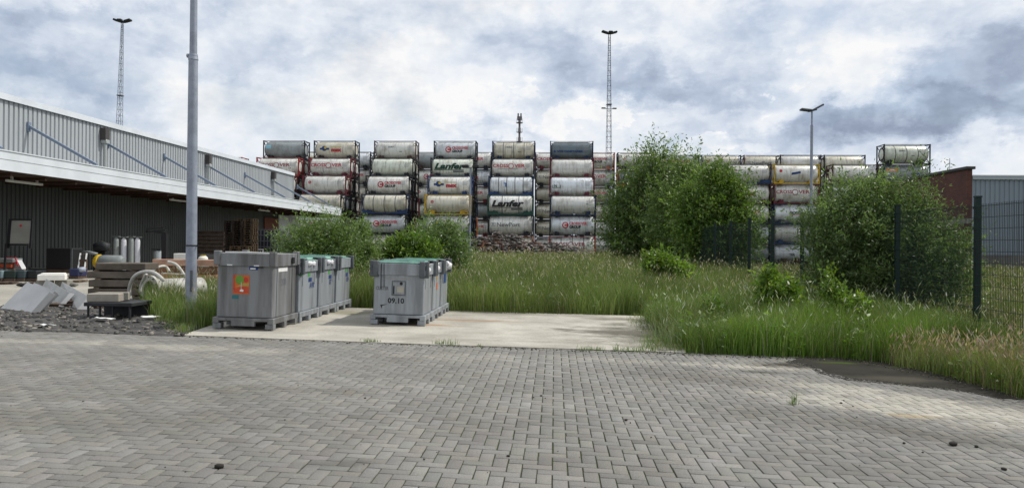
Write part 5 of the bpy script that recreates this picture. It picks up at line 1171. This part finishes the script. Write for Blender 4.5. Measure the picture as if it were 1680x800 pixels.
# ================================================================== VEGETATION
leafm = leaf_mat('foliage', .38, .45, .5); grassm = leaf_mat('grass_blades', .30, .6, .25)
def norm(a): return a/np.maximum(1e-9, np.linalg.norm(a, axis=1, keepdims=True))
def foliage(lobes, twigs, per, tl, ll, lw, cols, up=.5, clump=26, shell=.55, zmin=.05, cs=.30, seed=1, droop=0.):
    """lobes (x,y,z,rx,ry,rz); twigs start in clumps spread through the lobes, each twig carries leaves"""
    g = np.random.default_rng(seed); lb = np.array(lobes, float); vol = lb[:, 3]*lb[:, 4]*lb[:, 5]; pr = vol**.8/np.sum(vol**.8)
    nc = clump*len(lb); li = g.choice(len(lb), nc, p=pr); d = norm(g.normal(size=(nc, 3))); rr = shell+(1-shell)*g.random(nc)**.6
    cc_ = lb[li, :3]+d*rr[:, None]*lb[li, 3:]; cr = cs*(.55+.9*g.random(nc)); ctint = g.uniform(.62, 1.38, nc)
    ci = g.integers(0, nc, twigs); inner = g.random(twigs) < .22
    st = cc_[ci]+g.normal(size=(twigs, 3))*cr[ci][:, None]
    k = g.choice(len(lb), twigs, p=pr); st[inner] = (lb[k, :3]+norm(g.normal(size=(twigs, 3)))*(g.random(twigs)**.5)[:, None]*lb[k, 3:]*.9)[inner]
    cen = lb[li[ci], :3]; out = norm(st-cen+1e-6); td = norm(out+np.array([0, 0, up])+g.normal(size=(twigs, 3))*.45); L_ = tl*(.5+g.random(twigs))
    t = g.random((twigs, per)); P = st[:, None]+td[:, None]*(t*L_[:, None])[:, :, None]+g.normal(size=(twigs, per, 3))*ll*.25
    P[:, :, 2] -= droop*t**2
    ld = norm((td[:, None]*.7+g.normal(size=(twigs, per, 3))*.75).reshape(-1, 3)); P = P.reshape(-1, 3); n = len(P)
    sd_ = norm(np.cross(ld, norm(g.normal(size=(n, 3))))); nn = np.cross(ld, sd_)
    s_ = (.6+.8*g.random(n))[:, None]; a = P; b_ = P+ld*ll*s_*.45+sd_*lw*s_*.5+nn*lw*.15; c = P+ld*ll*s_; e = P+ld*ll*s_*.45-sd_*lw*s_*.5+nn*lw*.15
    keep = a[:, 2] > zmin; V = np.stack([a, b_, c, e], 1)[keep]; m = len(V)
    cl = np.array(cols); tint = (cl[g.integers(0, len(cl), twigs)]*g.uniform(.85, 1.15, (twigs, 1))*np.where(inner, 1., ctint[ci])[:, None])
    tint = (np.repeat(tint, per, 0)*g.uniform(.8, 1.25, (n, 1)))[keep]
    return V.reshape(-1, 3), np.arange(m*4).reshape(-1, 4), np.repeat(tint, 4, 0)
def plant(name, loc, label, cat, lobes, stems, twigs, per, tl, ll, lw, cols, group=None, rs=.05, shr=.42, **kw):
    lobes = [(l[0], l[1], l[2]-.12*tl, max(l[3]*.45, l[3]-shr*tl), max(l[4]*.45, l[4]-shr*tl), max(l[5]*.45, l[5]-shr*1.15*tl)) for l in lobes]    # twigs reach past the lobe
    r = thing(name, loc, label, cat, group); V, Fq, tn = foliage(lobes, twigs, per, tl, ll, lw, cols, **kw)
    link('crown', npmesh('crown', V, [Fq], leafm, tn), r)
    b = MB(); rd = random.Random(len(lobes)*7+twigs)
    for (x0, y0, li) in stems:
        l = lobes[li % len(lobes)]; p0 = Vector((x0, y0, -.05)); p3 = Vector(l[:3])+Vector((0, 0, l[5]*.55)); pts = []
        for k in range(7):
            t = k/6; p = p0.lerp(p3, t); p += Vector((math.sin(t*5+x0*9)*.07, math.cos(t*4+y0*7)*.07, 0))*(p3-p0).length*.35*t; pts.append(p)
        b.tube(pts, rs, 7, rs*.2)
        for k in range(2, 6):
            q = pts[k]; dr = Vector((rd.uniform(-1, 1), rd.uniform(-1, 1), .7)).normalized()*l[3]*.8; b.tube([q, q+dr*.5+Vector((0, 0, .05)), q+dr], rs*.4, 5, rs*.1)
    b.build('trunk', bark, r, smooth=True); return r
WIL = [(0.104, 0.159, 0.047), (0.128, 0.186, 0.058), (0.091, 0.139, 0.042), (0.152, 0.206, 0.079), (0.116, 0.171, 0.061)]
WILG = [(0.162, 0.220, 0.100), (0.151, 0.220, 0.090), (0.108, 0.165, 0.060), (0.184, 0.242, 0.120), (0.130, 0.209, 0.050)]
DRK = [(0.084, 0.129, 0.044), (0.106, 0.152, 0.055), (0.070, 0.109, 0.040), (0.126, 0.172, 0.065)]
BRT = [(.115, .20, .030), (.095, .17, .028), (.14, .225, .04), (.085, .15, .025)]
YEL = [(.17, .25, .025), (.13, .21, .025), (.20, .27, .035)]
MUT = [(0.115, 0.174, 0.042), (0.138, 0.202, 0.048), (0.098, 0.151, 0.040), (0.155, 0.218, 0.055)]
def LB(pts, Y0, base):
    """lobes from (photo x, photo y, radius in photo px, dy)"""
    out = []
    for (px, py, rpx, dy, sq) in pts:
        Y = Y0+dy; p = AT(px, py, Y); r = rpx*Y/F; out.append((p.x-base[0], p.y-base[1], p.z-base[2], r, r*.95, r*sq))
    return out
# tall dark tree
def tree(pxb, Y, *a, **k): pass
def base_at(px, Y): p = AT(px, 400, Y); return Vector((p.x, Y, zg(p.x, Y)))
bs = base_at(1055, 58)
lb = LB([(1070, 268, 24, 0, 1.1), (1042, 288, 22, -1, 1.1), (1098, 300, 26, 0, 1.1), (1018, 335, 16, 0, 1.5), (1060, 335, 48, 0, 1.1), (1112, 340, 44, 0, 1.2), (1025, 380, 28, -.5, 1.3), (1080, 390, 52, 0, .9), (1040, 412, 34, -1, .6), (1120, 405, 44, 0, .8), (1046, 268, 12, 0, 1.3), (1082, 262, 13, 0, 1.1), (1062, 260, 8, 0, 1.2), (1028, 280, 10, 0, 1.4), (1108, 276, 9, 0, 1.4)], 58, bs)
plant('willow_tree', bs, 'tallest dark green bushy tree in the middle distance, left of the others', 'tree', lb, [(-.6, 0, 3), (0, 0, 4), (.6, .2, 5), (.2, -.3, 0), (-.3, .3, 1), (1.2, 0, 2)], 7600, 9, 1.25, .24, .085, WIL+MUT[:2]+DRK[1:2], shr=.3, rs=.13, clump=17, cs=.55, shell=.45, seed=2)
bs = base_at(1140, 48)
lb = LB([(1128, 296, 28, 0, 1.1), (1150, 318, 32, 0, 1.1), (1112, 350, 38, 0, 1.2), (1160, 370, 44, 0, 1.1), (1135, 405, 46, 0, .9), (1118, 272, 12, 0, 1.2), (1140, 276, 9, 0, 1.3)], 48, bs)
plant('willow_tree', bs, 'dark middle tree behind the fence, between the tallest tree and the brighter one', 'tree', lb, [(0, 0, 3), (.5, 0, 1), (-.4, .2, 2)], 4600, 9, 1.0, .20, .075, WIL+MUT, shr=.28, rs=.1, clump=18, cs=.45, seed=3)
bs = base_at(1180, 41)
lb = LB([(1165, 295, 22, 0, 1.1), (1188, 312, 26, 0, 1.), (1212, 340, 24, 0, 1.), (1172, 350, 40, 0, 1.), (1220, 372, 18, 0, .9), (1140, 345, 28, 0, 1.1), (1150, 385, 36, .5, .8), (1192, 398, 36, .8, .8), (1238, 322, 12, 0, .6), (1220, 312, 9, 0, .7), (1155, 275, 8, 0, 1.4), (1180, 282, 7, 0, 1.4), (1232, 398, 14, .8, 1.2), (1250, 350, 8, 0, .8)], 41, bs)
plant('willow_tree', bs, 'brighter green tree overhanging the fence, right of the dark trees', 'tree', lb, [(-.5, .3, 3), (0, .4, 1), (.6, .4, 2), (.2, .2, 7), (-.8, .4, 5)], 6200, 9, .75, .165, .062, MUT+[BRT[1], BRT[3], YEL[1]], shr=.28, rs=.07, clump=17, cs=.32, seed=4)
# big shrub by the fence on the right
bs = base_at(1455, 18.6); bs.x += .2; bs.z = zg(bs.x, bs.y)
lb = LB([(1385, 345, 38, 0, 1.), (1440, 335, 34, .2, .9), (1490, 330, 26, 0, .9), (1345, 380, 34, 0, 1.2), (1400, 400, 60, 0, 1.1), (1470, 400, 66, .2, 1.1), (1535, 410, 42, .2, 1.1), (1370, 450, 46, 0, .9), (1440, 465, 66, 0, .8), (1525, 460, 56, .2, .8), (1560, 440, 26, 0, 1.), (1500, 296, 10, 0, 1.7), (1440, 305, 10, 0, 1.5), (1380, 312, 10, 0, 1.8), (1562, 340, 8, 0, 1.9), (1582, 480, 16, 0, 1.), (1325, 350, 8, 0, 1.5)], 18.8, bs)
plant('willow_shrub', bs, 'big glossy dark green willow shrub growing through the fence on the right', 'shrub', lb, [(-.5, 0, 0), (-.3, .2, 3), (0, 0, 4), (.1, .3, 5), (.4, .1, 6), (.3, -.1, 2), (-.1, .2, 1), (.6, 0, 9), (-.6, .1, 7)], 9800, 9, .50, .088, .027, WIL+DRK[1:]+WILG[:2], shr=.12, rs=.022, clump=20, cs=.15, shell=.35, seed=5, zmin=.15)
# shrubs behind the bins
bs = base_at(520, 24)
lb = LB([(500, 385, 26, 0, 1.), (540, 378, 26, 0, 1.), (520, 405, 44, 0, .9), (485, 415, 28, 0, 1.), (555, 420, 36, 0, 1.3), (470, 400, 12, 0, .8), (512, 362, 9, 0, 1.4), (535, 358, 9, 0, 1.4), (552, 368, 8, 0, 1.3), (525, 445, 42, 0, .8)], 24, bs)
plant('willow_shrub', bs, 'wide feathery grey-green shrub right behind the left row of bins', 'shrub', lb, [(-.4, 0, 0), (0, 0, 1), (.3, 0, 4), (-.6, .1, 3)], 3600, 9, .58, .10, .028, WILG+MUT, rs=.02, clump=13, cs=.17, seed=6)
bs = base_at(592, 25)
lb = LB([(592, 385, 13, 0, 1.6), (590, 420, 18, 0, 1.8), (603, 405, 10, 0, 1.8), (585, 455, 24, 0, 1.), (600, 368, 6, 0, 2.2)], 25, bs)
plant('willow_shrub', bs, 'narrow upright grey-green shrub just right of the wide one', 'shrub', lb, [(0, 0, 0), (.1, 0, 2)], 1800, 9, .36, .10, .03, WILG+MUT[:2], rs=.02, clump=22, cs=.15, seed=7)
bs = base_at(660, 27)
lb = LB([(650, 415, 22, 0, .9), (675, 405, 18, 0, 1.), (640, 430, 18, 0, .8), (665, 440, 32, 0, .8), (695, 410, 16, 0, 1.)], 27, bs)
plant('leafy_shrub', bs, 'low bright yellow-green shrub behind the right row of bins', 'shrub', lb, [(0, 0, 0), (.3, 0, 1), (-.2, 0, 3)], 2400, 9, .34, .11, .045, BRT+YEL[:1]+MUT[:2], rs=.02, clump=22, cs=.16, seed=8)
bs = base_at(730, 30)
lb = LB([(710, 392, 16, 0, 1.2), (735, 392, 20, 0, 1.1), (750, 405, 20, 0, 1.2), (720, 415, 30, 0, 1.), (745, 430, 26, 0, .8), (700, 380, 7, 0, 1.8), (728, 374, 7, 0, 1.8)], 30, bs)
plant('willow_shrub', bs, 'silvery grey-green shrub right of the yellow-green one, behind the right bins', 'shrub', lb, [(0, 0, 0), (.3, 0, 1), (-.2, 0, 3)], 2500, 9, .55, .12, .032, WILG+MUT[:1], rs=.02, clump=14, cs=.18, seed=9)
# young bright plants in the grass on the right
def sapling(name, px, Y, lobes, label, cols, n, ll, lw, seed, tl=.16, cs=.07):
    bs = base_at(px, Y); plant(name, bs, label, 'young plant', LB(lobes, Y, bs), [(0, 0, i) for i in range(len(lobes))], n, 7, tl, ll, lw, cols, rs=.010, clump=14, cs=cs, seed=seed, zmin=.1)
sapling('elder_sapling', 1275, 15.5, [(1262, 462, 14, 0, 1.3), (1290, 480, 18, 0, 1.1), (1260, 500, 22, 0, 1.), (1295, 510, 20, 0, 1.), (1312, 490, 9, 0, 1.), (1240, 515, 14, 0, 1.)], 'largest bright yellow-green young plant left of the big right shrub', YEL+BRT, 900, .085, .035, 11)
sapling('elder_sapling', 1385, 14.5, [(1362, 462, 8, 0, 1.2), (1370, 490, 14, 0, 1.2), (1412, 492, 8, 0, 1.), (1395, 510, 14, 0, .9)], 'bright young plant at the foot of the big right shrub', YEL+BRT, 420, .08, .03, 12)
sapling('elder_sapling', 1085, 26, [(1078, 430, 9, 0, 1.), (1095, 440, 11, 0, .7), (1070, 442, 9, 0, .7), (1118, 446, 6, 0, .7)], 'small bright green plant in the grass before the tallest tree', YEL+BRT, 520, .15, .05, 13, .3, .12)
sapling('leafy_sapling', 1172, 15, [(1172, 505, 7, 0, 1.2), (1165, 522, 9, 0, 1.)], 'small leafy weed in the tall grass right of the slab', BRT, 200, .07, .03, 14)

# ------------------------------------------------------------------ grass
def blades(P, h, w, lean, cols, g, tipc=None, tipf=None, seg=2):
    n = len(P); az_ = g.uniform(0, 6.283, n); ld = np.stack([np.cos(az_), np.sin(az_), np.zeros(n)], 1); wa = g.uniform(0, 6.283, n); sd_ = np.stack([np.cos(wa), np.sin(wa), np.zeros(n)], 1)*w[:, None]*.5
    ln = (lean*h)[:, None]; up = np.array([0, 0, 1.])
    a = P-sd_; b_ = P+sd_; m = P+up*(h*.55)[:, None]+ld*ln*.28; c = m-sd_*.85; d = m+sd_*.85; e = P+up*(h*(1-lean*.25))[:, None]+ld*ln
    V = np.stack([a, b_, d, c, e], 1).reshape(-1, 3); o = np.arange(n)[:, None]*5
    T_ = np.repeat(cols[:, None], 5, 1); 
    if tipc is not None: T_[tipf, 4] = tipc[tipf]; T_[tipf, 2] = T_[tipf, 2]*.6+tipc[tipf]*.4; T_[tipf, 3] = T_[tipf, 2]
    return V, o+np.array([[0, 1, 2, 3]]), o+np.array([[3, 2, 4]]), T_.reshape(-1, 3)
def heads(P, h, lean, g, cols, l=.12, w=.014):        # seed heads: thin spindles at the top of stalks
    n = len(P); az_ = g.uniform(0, 6.283, n); ld = np.stack([np.cos(az_), np.sin(az_), np.zeros(n)], 1); wa = g.uniform(0, 6.283, n); sd_ = np.stack([np.cos(wa), np.sin(wa), np.zeros(n)], 1)
    top = P+np.array([0, 0, 1.])*h[:, None]+ld*(lean*h)[:, None]; ax = norm(ld*.6+np.array([0, 0, .9])); l_ = (l*g.uniform(.6, 1.3, n))[:, None]; w_ = (w*g.uniform(.7, 1.3, n))[:, None]
    V = np.stack([P-sd_*.0015, P+sd_*.0015, top+sd_*.0015, top-sd_*.0015, top-ax*l_*.1, top+ax*l_*.4+sd_*w_, top+ax*l_, top+ax*l_*.4-sd_*w_], 1).reshape(-1, 3); o = np.arange(n)[:, None]*8
    T_ = np.repeat(cols[:, None], 8, 1); T_[:, :4] = T_[:, :4]*np.array([.5, .65, .3])
    return V, o+np.array([[0, 1, 2, 3]]), o+np.array([[4, 5, 6, 7]]), T_.reshape(-1, 3)
def sample(poly, dens, g):
    poly = np.array(poly); x0, y0 = poly.min(0); x1, y1 = poly.max(0); n = int((x1-x0)*(y1-y0)*dens)
    x = g.uniform(x0, x1, n); y = g.uniform(y0, y1, n); k = in_poly(x, y, [tuple(p) for p in poly]); return x[k], y[k]
def vnoise(x, y, s, seed=0):
    g = np.random.default_rng(seed); G_ = g.random((64, 64)); u_ = (x/s) % 64; v_ = (y/s) % 64; i = u_.astype(int) % 64; j = v_.astype(int) % 64; fu = u_-np.floor(u_); fv = v_-np.floor(v_); fu = fu*fu*(3-2*fu); fv = fv*fv*(3-2*fv)
    return (G_[i, j]*(1-fu)+G_[(i+1) % 64, j]*fu)*(1-fv)+(G_[i, (j+1) % 64]*(1-fu)+G_[(i+1) % 64, (j+1) % 64]*fu)*fv
GG = np.array([(.125, .180, .042), (.145, .200, .050), (.095, .142, .038), (.165, .210, .060), (.11, .155, .048), (.19, .210, .085)])
GB = np.array([(.115, .205, .030), (.095, .175, .028), (.145, .230, .04), (.10, .165, .032)])
GO = np.array([(.15, .165, .045), (.12, .145, .04), (.17, .175, .06), (.10, .13, .035), (.20, .19, .085)])
GP = np.array([(.24, .165, .125), (.20, .155, .10), (.28, .20, .16), (.15, .14, .075), (.11, .13, .045)])
STRAW = np.array([(.34, .31, .22), (.42, .38, .30), (.30, .24, .18), (.38, .36, .30)])
def grass(name, poly, dens, hh, ww, pal, seed, label_kind='stuff', lean=.35, tip=.25, hd=0., hdc=None, band=None, hvar=.35, excl=None, hl=.12, edge=None):
    g = np.random.default_rng(seed); x, y = sample(poly, dens, g)
    if excl is not None: k = ~in_poly(x, y, excl); x, y = x[k], y[k]
    # tufts: blades crowd together
    cl = vnoise(x, y, .45, seed)*.6+vnoise(x, y, 1.7, seed+1)*.4; k = g.random(len(x)) < np.clip(.25+1.3*cl, 0, 1); x, y, cl = x[k], y[k], cl[k]
    if edge is not None: x = x+g.normal(0, edge, len(x)); y = y+g.normal(0, edge, len(x))
    P = np.stack([x, y, zga(x, y)-.05], 1); n = len(P); h = hh*(.35+1.05*vnoise(x, y, .8, seed+7)*.5+.55*cl)*g.uniform(1-hvar, 1+hvar*.7, n); pick = g.integers(0, len(pal), n)
    pn = vnoise(x, y, 2.3, seed+2); pick = np.where(g.random(n) < .5, (pn*len(pal)*.999).astype(int) % len(pal), pick); c = pal[pick]*g.uniform(.75, 1.25, (n, 1))*(.60+.75*vnoise(x, y, 1.1, seed+3))[:, None]
    st = STRAW[g.integers(0, 4, n)]; tf = g.random(n) < tip; dead = g.random(n) < .03; c[dead] = st[dead]*.7
    V, q, t_, T_ = blades(P, h, np.full(n, ww)*g.uniform(.6, 1.3, n), lean*g.uniform(.2, 1.5, n), c, g, st, tf)
    Fs = [q, t_]; Vs = [V]; Ts = [T_]
    if hd > 0:
        m = int(n*hd); s_ = g.choice(n, m, replace=False); hc = np.array(hdc if hdc is not None else STRAW); V2, q2, q3, T2 = heads(P[s_], h[s_]*g.uniform(1.0, 1.22, m), .22*g.uniform(.2, 1.4, m), g, hc[g.integers(0, len(hc), m)]*g.uniform(.8, 1.2, (m, 1)), l=hl, w=max(.008, ww*.9))
        Fs += [q2+len(V), q3+len(V)]; Vs.append(V2); Ts.append(T2)
    # faces of equal length go together
    o = tag(link(name, npmesh(name, np.concatenate(Vs), Fs, grassm, np.concatenate(Ts))), kind=label_kind)
    return o
bk = [xy(1050, 521), xy(820, 515), (-4.4, 17.35), (-6.3, 17.45)]
# back field, in bands: near blades fine, far blades broad
f1 = [(2.1, 17.85), tuple(bk[1]), (-4.4, 17.35), (-6.2, 17.5), (-6.2, 21), (-9, 24), (7.7, 24), (7.7, 17)]
grass('meadow_grass', f1, 800, .78, .0105, GG, 21, hd=.02, tip=.07, edge=.04)
f2 = [(-11.5, 24), (7.9, 24), (8.2, 36), (-15, 36)]; grass('meadow_grass', f2, 270, .80, .018, GG, 22, hd=.02, tip=.10, hl=.12)
f3 = [(-15, 36), (8.2, 36), (8.6, 58), (-18, 58)]; grass('meadow_grass', f3, 75, .85, .034, np.concatenate([GG, GO[:2]]), 23, hd=.04, tip=.2, hl=.15)
f4 = [(-18, 58), (9.5, 58), (12, 99), (-24, 99)]; grass('meadow_grass', f4, 28, .85, .06, np.concatenate([GG, GO]), 24, hd=.03, tip=.2, hl=.2)
# tall grass right of the slab and along the paving
edge1 = [xy(1078, 579), xy(1200, 583), xy(1380, 589), xy(1450, 596), xy(1500, 606)]
f5 = [xy(1128, 580), xy(1090, 549), xy(1058, 526), (2.6, 18), (7.6, 18), (7.6, 12.6), tuple(edge1[3]), tuple(edge1[2]), tuple(edge1[1])]
grass('tall_grass', f5, 1500, .66, .0085, np.concatenate([GB, GG, GG[:2]*.75]), 25, hd=.012, hdc=[(.40, .42, .36), (.34, .36, .26), (.44, .44, .40)], tip=.05, edge=.06)
f6 = [tuple(edge1[3]), tuple(edge1[4]), xy(1560, 620), xy(1620, 637), xy(1682, 655), (5.7, 7.8), (6.2, 5), (7.6, 5), (7.6, 12.7)]
SW = [tuple(edge1[3]), tuple(edge1[4]), xy(1560, 620), xy(1620, 637), xy(1682, 655), (5.7, 7.8), (6.2, 5), (6.9, 5), (6.6, 8), (6.0, 10.6), (5.1, 12.0)]
grass('tall_grass', f6, 1300, .52, .0075, np.concatenate([GG, GB[:2], GP[:1]]), 31, hd=.025, tip=.10, edge=.04, excl=SW)
grass('dry_grass', SW, 2300, .46, .0065, np.concatenate([GP*.85, GG, GG[:2]]), 26, hd=.22, hdc=[(.34, .22, .19), (.36, .27, .22), (.26, .18, .15), (.40, .34, .28)], tip=.3, edge=.05, hl=.09)
f7 = [(7.75, 4), (7.75, 24), (22, 24), (18, 15), (10, 4)]; grass('field_grass', f7, 300, .50, .013, np.concatenate([GO, GG[:2]]), 27, hd=.08, tip=.35)
f8 = [(7.9, 24), (8.6, 56), (38, 56), (22, 24)]; grass('field_grass', f8, 60, .50, .033, np.concatenate([GO, GG[:2]]), 28, hd=.05, tip=.35, hl=.16)
# left clump around the lamp pole
f9 = [xy(236, 503), xy(262, 530), xy(330, 540), (-6.0, 12.35), (-6.05, 17.4), (-6.3, 21), (-10.8, 21), (-9.4, 17)]
grass('tall_grass', f9, 1200, .56, .0085, np.concatenate([GG, GB[:2]]), 29, hd=.03, tip=.12, edge=.06)
f9b = [xy(285, 548), xy(262, 530), xy(330, 530), (-5.95, 12.2), xy(300, 551)]; grass('short_grass', f9b, 900, .22, .008, np.concatenate([GG, GB]), 30, tip=.3, edge=.06)
f10 = [(-6.3, 17.5), (-6.3, 21), (-9, 24), (-11.5, 24), (-15, 36), (-14.4, 34), (-11.6, 23), (-10.8, 21)]
# weeds in the joint between slab and pavers, and moss-edge tufts
for i, (px, py, hh, w_, lb) in enumerate(((605, 562, .09, .12, 'small grass tuft in the joint at the left of the slab front'), (615, 562, .07, .10, 'tiny grass tuft beside the first in the slab joint'), (720, 566, .10, .10, 'thin grass tuft in the slab joint below the right bins'), (740, 567, .13, .14, 'taller grass tuft in the slab joint below the right bins'),
        (786, 569, .06, .08, 'tiny grass tuft in the middle of the slab joint'), (962, 575, .10, .16, 'grass tuft in the slab joint towards its right end'), (980, 575, .09, .12, 'second grass tuft towards the right end of the slab joint'), (1011, 576, .16, .05, 'single upright weed at the right end of the slab joint'), (1030, 577, .10, .2, 'grass tuft next to the tall grass at the slab end'), (1055, 577, .12, .3, 'wide grass tuft merging into the tall grass at the slab end'), (1303, 664, .14, .05, 'lone thin weed standing in the pavers on the right'))):
    p = G(px, py); g = np.random.default_rng(40+i); n = int(14+260*w_); P = np.stack([g.normal(0, w_*.5, n), g.normal(0, .02, n), np.full(n, -.01)], 1)
    V, q, t_, T_ = blades(P, hh*g.uniform(.4, 1.3, n), np.full(n, .006), .5*g.uniform(.2, 1.5, n), GB[g.integers(0, 4, n)]*.9, g)
    o = link('grass_tuft', npmesh('grass_tuft', V, [q, t_], grassm, T_), None, p); tag(o, lb, 'grass tuft', 'grass tufts in the paving joints')

f11 = [xy(1090, 572), xy(1200, 580), (3.6, 13.6), (3.2, 16), (2.2, 16.5), (1.75, 13)]
grass('silvery_grass', f11, 260, .60, .010, np.array([(.20, .27, .13), (.16, .24, .09), (.26, .32, .18)]), 32, hd=.03, hdc=[(.44, .46, .40)], tip=.35, lean=.6, edge=.08)
f12 = [xy(1062, 548), xy(1058, 574), xy(1135, 580), xy(1095, 548), xy(1062, 526), (2.5, 17.9), (1.95, 17.6), xy(1045, 530)]
grass('short_grass', f12, 700, .22, .007, np.concatenate([GG, GB[:2]]), 33, tip=.1, lean=.7, edge=.12)

def weeds(name, poly, cnt, cols, seed, h=.45):
    g = np.random.default_rng(seed); x, y = sample(poly, cnt/((max(p[0] for p in poly)-min(p[0] for p in poly))*(max(p[1] for p in poly)-min(p[1] for p in poly))), g); n = len(x); per = 16
    H = h*g.uniform(.5, 1.25, n); t = g.random((n, per)); az_ = g.uniform(0, 6.283, (n, per)); P = np.stack([x[:, None]+g.normal(0, .05, (n, per)), y[:, None]+g.normal(0, .05, (n, per)), zga(x, y)[:, None]+H[:, None]*t], 2).reshape(-1, 3)
    ld = norm(np.stack([np.cos(az_), np.sin(az_), g.uniform(-.1, .9, (n, per))], 2).reshape(-1, 3)); sd_ = norm(np.cross(ld, norm(g.normal(size=ld.shape)*.5+np.array([0, 0, 1.])))); L_ = (.10*g.uniform(.5, 1.3, (n, per))).reshape(-1, 1); w_ = L_*.22
    V = np.stack([P, P+ld*L_*.45+sd_*w_, P+ld*L_, P+ld*L_*.45-sd_*w_], 1).reshape(-1, 3); c = np.array(cols)[g.integers(0, len(cols), n)]*g.uniform(.7, 1.2, (n, 1)); c = np.repeat(c, per*4, 0)
    tag(link(name, npmesh(name, V, [np.arange(len(V)).reshape(-1, 4)], leafm, c)), kind='stuff')
weeds('broadleaf_weeds', f5, 420, BRT+MUT, 61, .50); weeds('broadleaf_weeds', f1, 420, MUT+DRK, 62, .55); weeds('broadleaf_weeds', f9, 160, MUT+BRT[:1], 63, .42); weeds('broadleaf_weeds', f6, 160, MUT, 64, .38)
